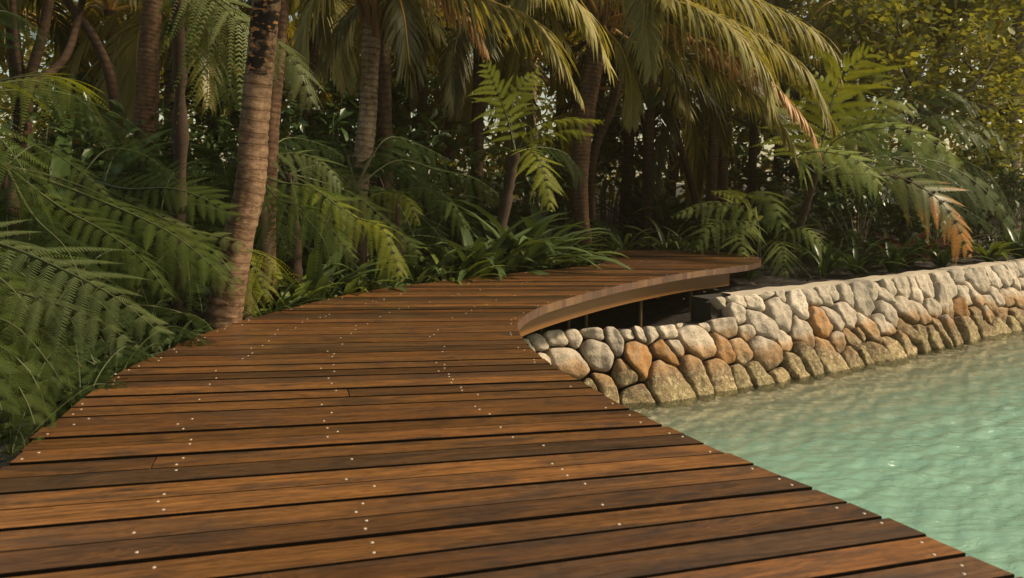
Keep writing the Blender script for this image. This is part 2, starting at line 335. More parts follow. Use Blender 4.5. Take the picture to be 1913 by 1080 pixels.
# ------------------------------------------------------------------ fronds
def fern_frond(pts, wdt, npin=26, npl=14,  droop=0.3, seed=0, up=None, fwd=22, s0=0.16, fill=0.36):
    npin = max(9, int(npin * .52)); npl = int(npl * 1.6); wdt = wdt * 1.08
    r = np.random.default_rng(seed); P, Ln = curve(pts, 60)
    up = Z if up is None else np.asarray(up, float)
    T, S, N = frame(P, up)
    x = np.linspace(0, 1, npin) ** 0.9; s = s0 + (1 - s0) * x
    ix = s * 59; I = lambda A: np.stack([np.interp(ix, np.arange(60), A[:, k]) for k in range(3)], 1)
    B, Ts, Ss = I(P), nrm(I(T)), nrm(I(S))
    prof = np.minimum(1, 0.5 + 2.0 * x) * np.maximum(1 - x ** 2.3, 0.0) ** 0.9 + 0.05
    side = np.array([-1, 1.0])
    L = wdt * prof[:, None] * (1 + 0.16 * r.standard_normal((npin, 2)))
    ang = np.radians(fwd + 34 * x[:, None] + 5 * r.standard_normal((npin, 2)))
    D = side[None, :, None] * Ss[:, None] * np.cos(ang)[..., None] + Ts[:, None] * np.sin(ang)[..., None]
    t = np.linspace(0.05, 1.0, npl)
    dr = droop * (1 + 0.35 * r.standard_normal((npin, 2)))
    A = B[:, None, None] + L[..., None, None] * (D[:, :, None] * t[None, None, :, None] - Z * (dr[..., None, None] * t[None, None, :, None] ** 1.7))
    E = nrm(D[:, :, None] - Z * (dr[..., None, None] * 1.7 * t[None, None, :, None] ** 0.7))
    W = Ts[:, None, None] - (Ts[:, None, None] * E).sum(-1, keepdims=True) * E; W = nrm(W)
    sp = Ln * (1 - s0) / npin
    ln = sp * 0.50 * np.maximum(1 - t ** 2.6, 0.10)[None, None] * np.minimum(1, 0.4 + prof[:, None, None]) * np.ones_like(L)[..., None] * (1 + 0.1 * r.standard_normal((npin, 2, npl)))
    hw = L[..., None] / npl * fill * np.ones_like(t)
    q = []
    for sg in (-1, 1):
        d = nrm(sg * W * 0.86 + E * 0.5 - Z * 0.12)
        tipc = A + d * ln[..., None]
        eh = E * hw[..., None]
        q.append(np.stack([A - eh, A + eh, tipc + eh * 0.55, tipc - eh * 0.35], -2))
    q = np.stack(q, 3)                       # npin,2,npl,2,4,3
    V = q.reshape(-1, 3); n = len(V) // 4
    var = np.clip(0.5 + 0.25 * r.standard_normal((npin, 2, 1, 1, 1)) + 0.1 * r.standard_normal((npin, 2, npl, 2, 1)) + np.zeros((1, 1, 1, 1, 4)), 0, 1).ravel()
    tip = (0.75 * x[:, None, None, None, None] + 0.35 * t[None, None, :, None, None] + np.zeros((npin, 2, npl, 2, 4))).ravel()
    rv, rq = tube(P[::3], np.linspace(0.0075, 0.0012, len(P[::3])) * (0.6 + 0.5 * Ln), 5)
    return (V, np.arange(4 * n).reshape(-1, 4), dict(var=var, tip=tip)), (rv, rq)
def palm_frond(pts, wdt, n=70, droop=1.0, seed=0, up=None, s0=0.2, wid=0.034, seg=5, fwd=35):
    r = np.random.default_rng(seed); P, Ln = curve(pts, 60); up = Z if up is None else np.asarray(up, float)
    T, S, N = frame(P, up)
    x = np.linspace(0, 1, n); s = s0 + (1 - s0) * x; ix = s * 59
    I = lambda A: np.stack([np.interp(ix, np.arange(60), A[:, k]) for k in range(3)], 1)
    B, Ts, Ss, Ns = I(P), nrm(I(T)), nrm(I(S)), nrm(I(N))
    prof = np.minimum(1, 0.55 + 1.8 * x) * (1 - 0.72 * x ** 2.5)
    side = np.array([-1, 1.0]); L = wdt * prof[:, None] * (1 + 0.10 * r.standard_normal((n, 2)))
    ang = np.radians(fwd + 25 * x[:, None] + 6 * r.standard_normal((n, 2)))
    D = side[None, :, None] * Ss[:, None] * np.cos(ang)[..., None] + Ts[:, None] * np.sin(ang)[..., None] + 0.18 * Ns[:, None]
    D = nrm(D + 0.03 * r.standard_normal((n, 2, 3)))
    k = droop * (1 + 0.25 * r.standard_normal((n, 2)))[..., None]
    pos = np.broadcast_to(B[:, None], (n, 2, 3)).copy() + 0.0; cols = []; dcur = D
    for j in range(seg + 1):
        t = j / seg
        w2 = wid * 0.5 * max(0.06, min(1, 0.35 + 3.2 * t) * (1 - t ** 2.2))
        Wd = nrm(Ts[:, None] - (Ts[:, None] * dcur).sum(-1, keepdims=True) * dcur)
        cols.append(np.stack([pos - Wd * w2, pos + Wd * w2], -2))
        dcur = nrm(D * (1 - 0.55 * t) - Z * k * (t + 0.12) ** 0.9 * 1.25)
        pos = pos + dcur * (L / seg)[..., None]
    V = np.stack(cols, 2)                    # n,2,seg+1,2,3
    m = n * 2; idx = np.arange(m * (seg + 1) * 2).reshape(m, seg + 1, 2)
    Q = np.stack([idx[:, :-1, 0], idx[:, :-1, 1], idx[:, 1:, 1], idx[:, 1:, 0]], -1).reshape(-1, 4)
    var = np.clip(0.5 + 0.28 * r.standard_normal((n, 2, 1, 1)) + np.zeros((1, 1, seg + 1, 2)), 0, 1).ravel()
    tip = np.clip(np.linspace(0, 1, seg + 1)[None, None, :, None] * 0.75 + 0.28 * x[:, None, None, None] + np.zeros((n, 2, seg + 1, 2)), 0, 1).ravel()
    rv, rq = tube(P[::2], (np.linspace(1, 0, len(P[::2])) ** 1.6 * .026 + .004) * (0.5 + 0.2 * Ln), 6)
    return (V.reshape(-1, 3), Q, dict(var=var, tip=tip)), (rv, rq)
def add_frond(root, gen, mat, rmat, base, nm='frond', rib='midrib', label=None):
    (V, Q, at_), (rv, rq) = gen
    f = link(nm, mesh_np(nm, V - base, Q, M[mat], at_), root)
    link(rib, mesh_np(rib, rv - base, rq, M[rmat], smooth=True), f)
    if label: f['label'] = label
    return f
def px_pts(lst, base=None, Y0=None):
    out = [] if base is None else [base]
    for p in lst: out.append(at(p[0], p[1], p[2] if len(p) > 2 else Y0))
    return out
SEED = [100]
def nseed(): SEED[0] += 1; return SEED[0]
def hero_fern(name, label, crown, fronds, ground=-0.22, trunk=None, trunk_r=0.05, cat='fern', foot=None, group=None):
    """crown (px,py,Y); fronds: (points in picture order, width, material, options)"""
    c = at(*crown); base = np.array([c[0], c[1], ground]) if foot is None else at(*foot)
    if foot is not None: base[2] = ground
    root = thing(name, label, cat, base, group)
    mid = (c + base) / 2 + np.array([0.03, 0.02, 0])
    if cat == 'fern' and name == 'fern' and trunk is None: trunk = False
    P, L = curve([base + [0, 0, -0.05], mid, c], 26); r = np.random.default_rng(nseed())
    if trunk is not False: v, q = tube(P, (np.linspace(trunk_r * 1.25, trunk_r * 0.8, 26)) * (1 + 0.12 * r.standard_normal(26)), 9)
    if trunk is not False: link('trunk', mesh_np('trunk', v - base, q, M['fern_trunk'], smooth=True), root)
    for fr in fronds:
        pts, wd, mt = fr[0], fr[1], fr[2]; op = dict(fr[3]) if len(fr) > 3 else {}
        lab = op.pop('label', None); rib = op.pop('rib', 'rachis_green')
        pp = px_pts(pts, c, crown[2])
        if trunk is False:
            ln_ = [np.linalg.norm(a_ - b_) for a_, b_ in zip([base] + pp[:-1], pp)]; op['s0'] = min(.55, (ln_[0] + .1) / sum(ln_)); pp = [base + rng.normal(0, .03, 3) * [1, 1, 0]] + pp
        if crown[2] > 6.2: op.setdefault('fill', .43)
        if 'up' not in op: op['up'] = (0.12, -.50, .86)
        add_frond(root, fern_frond(pp, wd * 1.0, seed=nseed(), **op), mt, rib, base, label=lab)
    return root
def trunk_thing_mesh(pts, radii, seed=0, ring=0.075, amp=0.05, k=20):
    P, L = curve(pts, max(40, int(np.linalg.norm(np.diff(np.asarray(pts), axis=0), axis=1).sum() * 55)))
    n = len(P); r = np.random.default_rng(seed); s = np.linspace(0, 1, n)
    rad = np.interp(s, np.linspace(0, 1, len(radii)), radii)
    a = np.linspace(0, 2 * math.pi, k, endpoint=False); Lm = s * L
    ph = (Lm[:, None] / ring + 0.25 * np.sin(a * 2 + 1)[None] + 0.12 * np.sin(3 * a)[None] + 0.35 * np.sin(Lm * 2.1)[:, None])
    saw = ph - np.floor(ph)
    prof = 1 + amp * (0.5 - saw) + 0.05 * np.sin(a[None] * 3 + Lm[:, None] * 2.7) + 0.03 * r.standard_normal((n, k)) * 0.6 + 0.04 * np.sin(a[None] * 5 + Lm[:, None] * 7)
    T = nrm(np.gradient(P, axis=0)); A = nrm(np.cross(T, np.array([0.0, 1.0, 0.05]))); Bv = np.cross(T, A)
    V = P[:, None] + (rad[:, None] * prof)[..., None] * (np.cos(a)[None, :, None] * A[:, None] + np.sin(a)[None, :, None] * Bv[:, None])
    # seam vertex duplicated for the UV
    V = np.concatenate([V, V[:, :1]], 1); kk = k + 1
    uv = np.stack([np.broadcast_to(np.linspace(0, 1, kk)[None], (n, kk)), np.broadcast_to(Lm[:, None], (n, kk))], -1).reshape(-1, 2)
    i = np.arange(n - 1)[:, None] * kk; j = np.arange(k)[None]
    Q = np.stack([i + j, i + j + 1, i + kk + j + 1, i + kk + j], -1).reshape(-1, 4)
    return V.reshape(-1, 3), Q, uv
def add_trunk(root, pts, radii, mat, base, **k):
    V, Q, uv = trunk_thing_mesh(pts, radii, **k)
    return link('trunk', mesh_np('trunk', V - base, Q, M[mat], smooth=True, uv=uv), root)

# ------------------------------------------------------------------ SETTING: deck outline
left_px = [(0, 875), (100, 790), (210, 705), (330, 645), (430, 606), (540, 576), (700, 541), (900, 517), (1000, 506), (1080, 499), (1122, 492), (1136, 483), (1136, 474), (1141, 465)]
right_px = [(1913, 1078), (1780, 1022), (1590, 939), (1450, 885), (1340, 838), (1250, 797), (1160, 755), (1090, 716), (1040, 688), (1000, 655), (975, 630), (965, 608), (972, 595), (990, 582), (1020, 569), (1070, 554), (1150, 534), (1230, 518), (1310, 505), (1380, 497), (1412, 491), (1421, 485), (1412, 479), (1370, 473), (1300, 466)]
Ld = np.array([onz(*p, 0)[:2] for p in left_px]); Rd = np.array([onz(*p, 0)[:2] for p in right_px])
a = Ld[0] - Ld[1]; Ld = np.vstack([Ld[0] + a / np.linalg.norm(a) * k for k in (2.6, 1.7, 1.0, .5)] + [Ld])
a = Rd[0] - Rd[1]; Rd = np.vstack([Rd[0] + a / np.linalg.norm(a) * k for k in (2.6, 1.7, 1.0, .5, .22)] + [Rd])
def smooth_poly(P, n=400):
    C, _ = curve(np.c_[P, np.zeros(len(P))], n); return C[:, :2]
Ls, Rs = smooth_poly(Ld), smooth_poly(Rd)
YMAX = max(Ls[-1, 1], Rs[-1, 1])
def cross_line(poly, p, d):
    """first crossing of an infinite line with a polyline, returned as the parameter along d"""
    n = np.array([-d[1], d[0]]); sdist = (poly - p) @ n
    k = np.where(sdist[:-1] * sdist[1:] <= 0)[0]
    out = []
    for i in k:
        f = sdist[i] / (sdist[i] - sdist[i + 1] + 1e-12); q = poly[i] + (poly[i + 1] - poly[i]) * f; out.append((q - p) @ d)
    return out
yy = np.interp; 
def line_angle(s): return R(np.interp(s, [0.3, 1.8, 2.6, 3.6, 5.2, 8.0, 11.2], [19, 15.5, 11.5, 7.5, 3.5, 0.5, -1.5]))
def spine(s): return np.array([np.interp(s, [0, 3, 5.2, 8, 11.2], [0.0, -0.45, -0.75, 0.6, 1.9]), s])
GAP, THK = 0.0145, 0.062
bounds = []; s = 0.35
while s < YMAX + 0.1:
    bounds.append(s); s += 0.132 * (1 + 0.05 * rng.standard_normal())
VV, QQ, PIDS, UVS, MIX = [], [], [], [], []
planks = []; cnt = 0
def put_board(q4, top, pid, uoff):
    """q4: four xy corners LF,RF,RB,LB as lists of points: builds a bevelled board"""
    global cnt
    c = np.array(q4); ctr = c.mean(0); d = nrm((c[1] - c[0])); nn = np.array([-d[1], d[0]])
    b = 0.0018 if ctr[1] < 4.5 else 0.0008
    ins = c.copy()
    ins[0] += d * b + nn * b; ins[1] += -d * b + nn * b; ins[2] += -d * b - nn * b; ins[3] += d * b - nn * b
    v = np.vstack([np.c_[ins, np.full(4, top)], np.c_[c, np.full(4, top - b)], np.c_[c, np.full(4, top - THK)]])
    f = [[0, 1, 2, 3]] + [[4 + i, 4 + (i + 1) % 4, (i + 1) % 4, i] for i in range(4)] + [[8 + i, 8 + (i + 1) % 4, 4 + (i + 1) % 4, 4 + i] for i in range(4)] + [[11, 10, 9, 8]]
    f = np.array([x[:] for x in f]); 
    uvx = (v[:, :2] - ctr) @ d + uoff; uvy = (v[:, :2] - ctr) @ nn + uoff * 3.37 + (v[:, 2] - top) * 0.8
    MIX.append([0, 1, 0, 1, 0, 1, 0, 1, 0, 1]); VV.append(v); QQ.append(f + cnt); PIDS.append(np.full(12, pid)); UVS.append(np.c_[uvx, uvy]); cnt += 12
for k in range(len(bounds) - 1):
    gq = 1.0 if bounds[k] < 4.2 else (0.55 if bounds[k] < 5.2 else 0.28); s0_, s1_ = bounds[k] + GAP * gq * (rng.uniform(.55, .8) if k % 2 else rng.uniform(.12, .3)), bounds[k + 1] - GAP * gq * (rng.uniform(.12, .3) if k % 2 else rng.uniform(.55, .8))
    ends = []
    for s in (s0_, s1_):
        a = line_angle(s); d = np.array([math.cos(a), math.sin(a)]); p = spine(s)
        lc, rc = cross_line(Ls, p, d), cross_line(Rs, p, d)
        if not lc or not rc:
            both = sorted(lc + rc)
            if len(both) >= 2: ends.append((p + d * both[0], p + d * both[-1]))
            else: ends.append(None)
        else: ends.append((p + d * max([x for x in lc if x < min(rc) + 9] or lc), p + d * min(rc)))
    if ends[0] is None or ends[1] is None or np.linalg.norm(ends[0][1] - ends[0][0]) < 0.15: continue
    (lf, rf), (lb, rb) = ends
    d = nrm(rf - lf); jq = 1.0 if s0_ < 4.6 else 0.12; j1, j2 = rng.normal(0, 0.006) * jq, rng.normal(0, 0.008) * jq
    lf, lb, rf, rb = lf + d * j1, lb + d * j1, rf + d * j2, rb + d * j2
    top = rng.normal(0, 0.0018); pid = rng.random(); W_ = np.linalg.norm(rf - lf)
    planks.append((lf, rf, rb, lb, top))
    cuts = []
    smid = (s0_ + s1_) / 2
    jx = onz(285, 868, 0)
    if abs(smid - np.interp(0, [0], [0])) >= 0 and W_ > 2.0 and rng.random() < 0.10: cuts = [rng.uniform(0.2, 0.8)]
    # the butt joint seen near the left edge
    fl = (jx[:2] - lf) @ d; off = abs((jx[:2] - (lf + lb) / 2) @ np.array([-d[1], d[0]]))
    if off < 0.066 and 0 < fl < W_: cuts = [fl / W_]
    segs = [0] + cuts + [1]
    for a0, a1 in zip(segs[:-1], segs[1:]):
        e0, e1 = (0.002 / W_ if a0 > 0 else 0), (0.002 / W_ if a1 < 1 else 0)
        put_board([lf + (rf - lf) * (a0 + e0), lf + (rf - lf) * (a1 - e1), lb + (rb - lb) * (a1 - e1), lb + (rb - lb) * (a0 + e0)], top, pid if a0 == 0 else rng.random(), rng.uniform(0, 60))
deck = thing('boardwalk', 'curving reddish brown hardwood boardwalk winding from the lagoon edge into the jungle', 'boardwalk', (0, 0, 0))
link('decking', mesh_np('decking', np.vstack(VV), np.vstack(QQ), [M['wood'], M['gap_shade']], dict(pid=np.concatenate(PIDS)), mat_idx=np.concatenate(MIX), uv=np.vstack(UVS)), deck)
# screws
sv, sq = [], []
ring = [(math.cos(t), math.sin(t)) for t in np.linspace(0, 2 * math.pi, 10, endpoint=False)]
scr_v = np.array([(x * 0.0056, y * 0.0056, -0.002) for x, y in ring] + [(x * 0.0048, y * 0.0048, 0.0012) for x, y in ring] + [(x * 0.002, y * 0.002, 0.0018) for x, y in ring])
scr_q = np.array([[i, (i + 1) % 10, 10 + (i + 1) % 10, 10 + i] for i in range(10)] + [[10 + i, 10 + (i + 1) % 10, 20 + (i + 1) % 10, 20 + i] for i in range(10)])
scr_cap = np.array([[20 + i for i in range(10)]])
scr_me = mesh_np('screw', scr_v, [scr_q, scr_cap], M['screw'], smooth=True)
spots = []
for (lf, rf, rb, lb, top) in planks:
    W_ = np.linalg.norm(rf - lf)
    for fx in (0.035 / W_ * 1.2, 0.24, 0.47, 0.74, 1 - 0.045 / W_ * 1.2):
        for fy in (0.25, 0.75):
            if rng.random() < 0.5: continue
            x = fx + rng.normal(0, 0.011) + (0.006 if fy > 0.5 else -0.006); y = fy + rng.normal(0, 0.05)
            p = (lf + (rf - lf) * x) * (1 - y) + (lb + (rb - lb) * x) * y
            q = project((p[0], p[1], top))
            spots.append((p[0], p[1], top, 0 < q[0] < 1913 and 0 < q[1] < 1080))
vis = sorted([p for p in spots if p[3]], key=lambda p: p[0] ** 2 + p[1] ** 2); near = vis[:100]; rest = vis[100:]
for p in near: link('screw', scr_me, deck, p[:3])
rv = np.vstack([scr_v + np.array(p[:3]) for p in rest]); nr = len(rest)
o = link('screws', mesh_np('screws', rv, [np.vstack([scr_q + 30 * i for i in range(nr)]), np.vstack([scr_cap + 30 * i for i in range(nr)])], M['screw'], smooth=True), deck); o['kind'] = 'stuff'
# support beam under the front curve, inset from the edge
edge = Rs[:]; T2 = nrm(np.gradient(edge, axis=0)); N2 = np.c_[-T2[:, 1], T2[:, 0]]
def strip_beam(pts, thick, z0, z1, name):
    T_ = nrm(np.gradient(pts, axis=0)); N_ = np.c_[-T_[:, 1], T_[:, 0]]; n = len(pts)
    A_, B_ = pts, pts + N_ * thick
    V = np.vstack([np.c_[A_, np.full(n, z0)], np.c_[A_, np.full(n, z1)], np.c_[B_, np.full(n, z1)], np.c_[B_, np.full(n, z0)]])
    i = np.arange(n - 1); Q = np.vstack([np.stack([a * n + i, a * n + i + 1, b * n + i + 1, b * n + i], 1) for a, b in ((0, 1), (1, 2), (2, 3), (3, 0))])
    caps = np.array([[0, n, 2 * n, 3 * n], [4 * n - 1, 3 * n - 1, 2 * n - 1, n - 1]])
    return link(name, mesh_np(name, V, [Q, caps], M['beam']), deck)
pe = project(np.c_[edge, np.zeros(len(edge))])
sel = (np.arange(len(edge)) > np.argmin(abs(pe[:, 0] - 965) + abs(pe[:, 1] - 608))) & (pe[:, 0] < 1385)
sel &= np.arange(len(edge)) < np.argmax(np.where(pe[:, 1] < 600, pe[:, 0], 0))
bp = (edge + N2 * 0.13)[sel]
strip_beam(bp, 0.05, -0.232, -0.063, 'support_beam')
k0 = np.argmin(abs(pe[:, 0] - 965) + abs(pe[:, 1] - 608))
strip_beam((edge + N2 * 0.16)[:k0 - 2:2], 0.05, -0.232, -0.063, 'support_beam')
eL = Ls; TL = nrm(np.gradient(eL, axis=0)); NL = np.c_[TL[:, 1], -TL[:, 0]]
strip_beam((eL + NL * 0.14)[::3], -0.05, -0.232, -0.063, 'support_beam')
fc, fL = curve(np.c_[edge[k0 - 6:], np.zeros(len(edge) - k0 + 6)], 900); fc = fc[:, :2]; fT = nrm(np.gradient(fc, axis=0)); fN = np.c_[fT[:, 1], -fT[:, 0]]
fV, fQ, fP, fU, c_, q = [], [], [], [], 0, 0.0
while q < fL - 0.12:
    wd_ = rng.choice([0.06, 0.08, 0.11, 0.13]) * rng.uniform(.8, 1.2); ks = np.clip([q / fL * 899, (q + wd_ - 0.0015) / fL * 899], 0, 899)
    a_, b_ = [np.array([np.interp(k, np.arange(900), fc[:, j]) for j in (0, 1)]) for k in ks]; n_ = fN[int(ks.mean())]; o_ = rng.normal(0, .0003)
    pts4 = [a_ + n_ * .0005, b_ + n_ * .0005, b_ + n_ * (.008 + o_), a_ + n_ * (.008 + o_)]
    fV.append(np.vstack([[*p_, zt] for zt in (-0.003 + o_, -0.066 + o_) for p_ in pts4])); fQ.append(np.array([[0, 1, 2, 3], [7, 6, 5, 4], [0, 4, 5, 1], [1, 5, 6, 2], [2, 6, 7, 3], [3, 7, 4, 0]]) + c_); c_ += 8
    fP.append(np.full(8, rng.random())); u0 = rng.uniform(0, 50); fU.append(np.array([[u0 + z_, u0 * 3.3 + x_] for z_ in (0, .09) for x_ in (0, wd_, wd_, 0)])); q += wd_
link('edge_fascia', mesh_np('edge_fascia', np.vstack(fV), np.vstack(fQ), M['fascia'], dict(pid=np.concatenate(fP)), uv=np.vstack(fU)), deck)
for (px, Y) in ((1062, 7.55), (1095, 7.6), (1197, 8.0), (1010, 7.3), (1290, 8.6)):
    p = at(px, 560, Y)[:2]; v, q = tube(np.array([[p[0], p[1], -0.9], [p[0], p[1], -0.5], [p[0], p[1], -0.20]]), [0.02, 0.02, 0.02], 8)
    fv = np.array([[x * 0.05, y * 0.05, z] for z in (-0.196, -0.207) for x, y in ((-1, -1), (1, -1), (1, 1), (-1, 1))]) + [p[0], p[1], 0]
    fq = np.array([[0, 1, 2, 3], [7, 6, 5, 4], [0, 4, 5, 1], [1, 5, 6, 2], [2, 6, 7, 3], [3, 7, 4, 0]]) + len(v)
    link('post', mesh_np('post', np.vstack([v, fv]), np.vstack([q, fq]), M['bronze']), deck)

# ------------------------------------------------------------------ stone wall
WZ, TZ, LZ = -1.01, -0.19, -0.385
toe_px = [(1165, 752), (1230, 747), (1300, 737), (1400, 719), (1500, 701), (1600, 681), (1700, 660), (1800, 637), (1913, 611)]
toe = np.array([onz(*p, WZ)[:2] for p in toe_px])
pre = np.array([[-0.35, 6.0], [0.15, 6.45], [0.55, 6.75]]); a = nrm(toe[-1] - toe[-3])
post_ = np.array([toe[-1] + a * 1.5 + [0.02, -0.05], toe[-1] + a * 3.5 + [0.1, -0.2], toe[-1] + a * 7 + [0.4, -0.6]])
TC, TL_ = curve(np.c_[np.vstack([pre, toe, post_]), np.zeros(len(pre) + len(toe) + len(post_))], 500); TC = TC[:, :2]
TU = np.linspace(0, TL_, 500); TT = nrm(np.gradient(TC, axis=0)); TN = np.c_[TT[:, 1], -TT[:, 0]]   # towards the lagoon
u_mid = TU[np.argmin(np.linalg.norm(TC - toe[4], axis=1))]
def batter(u): return np.interp(u, [0, TL_ * 0.25, TL_ * 0.5, TL_ * 0.8], [0.32, 0.38, 0.36, 0.28])
SLOPE = 0.90
def wall_pt(u, v, h=0.0):
    u = np.asarray(u, float); v = np.asarray(v, float)
    x = np.interp(u, TU, TC[:, 0]); y = np.interp(u, TU, TC[:, 1]); nx = np.interp(u, TU, TN[:, 0]); ny = np.interp(u, TU, TN[:, 1])
    b = batter(u); f = v / SLOPE
    px_, py_, pz = x - nx * b * f, y - ny * b * f, WZ + (TZ - WZ) * f
    ln = np.hypot(b, TZ - WZ); oz = b / ln; oh = (TZ - WZ) / ln
    return np.stack([px_ + nx * oh * h, py_ + ny * oh * h, pz + oz * h], -1)
gu, gv = np.meshgrid(np.linspace(0, TL_, 700), np.linspace(-0.15, SLOPE + 0.05, 90)); gp = project(wall_pt(gu, gv))
def inv_wall(px, py):
    k = np.argmin((gp[..., 0] - px) ** 2 + (gp[..., 1] - py) ** 2); return gu.ravel()[k], gv.ravel()[k]
c4 = [(1118,395,30),(165,620,45),(200,700,45),(275,605,50),(370,600,40),(330,720,90),(470,575,50),(490,680,90),(580,605,50),(660,565,40),(715,560,38),(765,560,40),(850,530,60),(945,490,35),(1020,480,40),(720,705,95),(840,670,60),(895,625,40),(1020,590,100),(1155,490,85),(1150,370,35),(1225,355,55),(1245,460,55),(1330,375,65),(1300,555,40),(1375,515,75),(1380,330,50),(1465,465,80),(1175,660,55),(1260,660,55),(1010,770,65),(1140,790,70),(860,830,120),(620,800,70),(520,830,60),(690,905,70),(440,840,40),(1255,795,45),(1345,780,50),(1400,670,85),(1500,605,45),(1480,785,45),(1560,730,50),(330,850,60),(110,660,40)]
c5 = [(165,325,35),(255,400,55),(330,370,30),(400,350,50),(450,345,35),(505,345,45),(385,500,72),(285,565,65),(450,480,50),(525,465,60),(615,390,75),(650,330,45),(715,340,40),(750,310,40),(820,300,40),(740,450,50),(645,540,60),(710,520,55),(560,600,45),(610,575,35),(480,610,50),(420,680,70),(300,690,60),(240,735,50),(550,690,50),(610,670,35),(670,650,50),(760,620,50),(840,540,55),(840,440,60),(910,350,35),(960,340,40),(920,460,50),(990,430,50),(1050,400,50),(1070,320,50),(1130,270,30),(1140,430,40),(930,580,35),(990,570,40),(850,620,45),(1080,530,50),(1020,520,35),(1170,350,45),(1220,360,30),(1240,290,50),(1180,520,40),(1235,470,35),(1260,265,35),(1320,270,40),(1375,265,35),(1435,270,35),(1470,240,30),(1340,370,50),(1400,380,40),(1290,390,35),(1440,360,35),(1300,470,35),(1380,460,40),(1440,450,35),(1290,540,35),(1350,530,35),(1420,500,35)]
orange_c4 = {(720,705,95),(840,670,60),(1175,660,55)}; orange_c5 = {(385,500,72),(1140,430,40)}
seeds = []
for (cx, cy, r_) in c4:
    px_, py_ = 950 + cx / 2.918, 430 + cy / 2.918; u, v = inv_wall(px_, py_); d = wall_pt(u, v)[1]; seeds.append((u, v, r_ / 2.918 * d / F, 1.0 if (cx, cy, r_) in orange_c4 else 0.0))
for (cx, cy, r_) in c5:
    px_, py_ = 1400 + cx / 2.918, 430 + cy / 2.918; u, v = inv_wall(px_, py_); d = wall_pt(u, v)[1]; seeds.append((u, v, r_ / 2.918 * d / F, 1.0 if (cx, cy, r_) in orange_c5 else 0.0))
umax = max(q[0] for q in seeds); umin = min(q[0] for q in seeds)
u = umax + 0.15; row = 0
while u < TL_ - 0.1:
    for k in range(4): seeds.append((u + rng.normal(0, 0.03) - 0.1 * k, 0.08 + 0.235 * k + rng.normal(0, 0.03), 0.12, float(rng.random() < 0.06)))
    u += 0.26
for k in range(4):
    for j in range(3): seeds.append((max(0.05, umin - 0.25 - 0.3 * k), 0.1 + 0.24 * j, 0.12, 0))
SD = np.array(seeds); EA = np.array([0.55, -0.83]); EB = np.array([0.83, 0.55]); AM = 0.74 * np.outer(EA, EA) + 1.12 * np.outer(EB, EB); AI = np.linalg.inv(AM)
ustep = inv_wall(1338, 560)[0]; vled = SLOPE * (LZ - WZ) / (TZ - WZ)
def clip(poly, n, c):
    out = []
    for i in range(len(poly)):
        a, b = poly[i], poly[(i + 1) % len(poly)]; da, db = a @ n - c, b @ n - c
        if da <= 0: out.append(a)
        if da * db < 0: out.append(a + (b - a) * da / (da - db))
    return out
V_, Q4_, Q3_, SID, SID2, ORA = [], [], [], [], [], []; cnt = 0
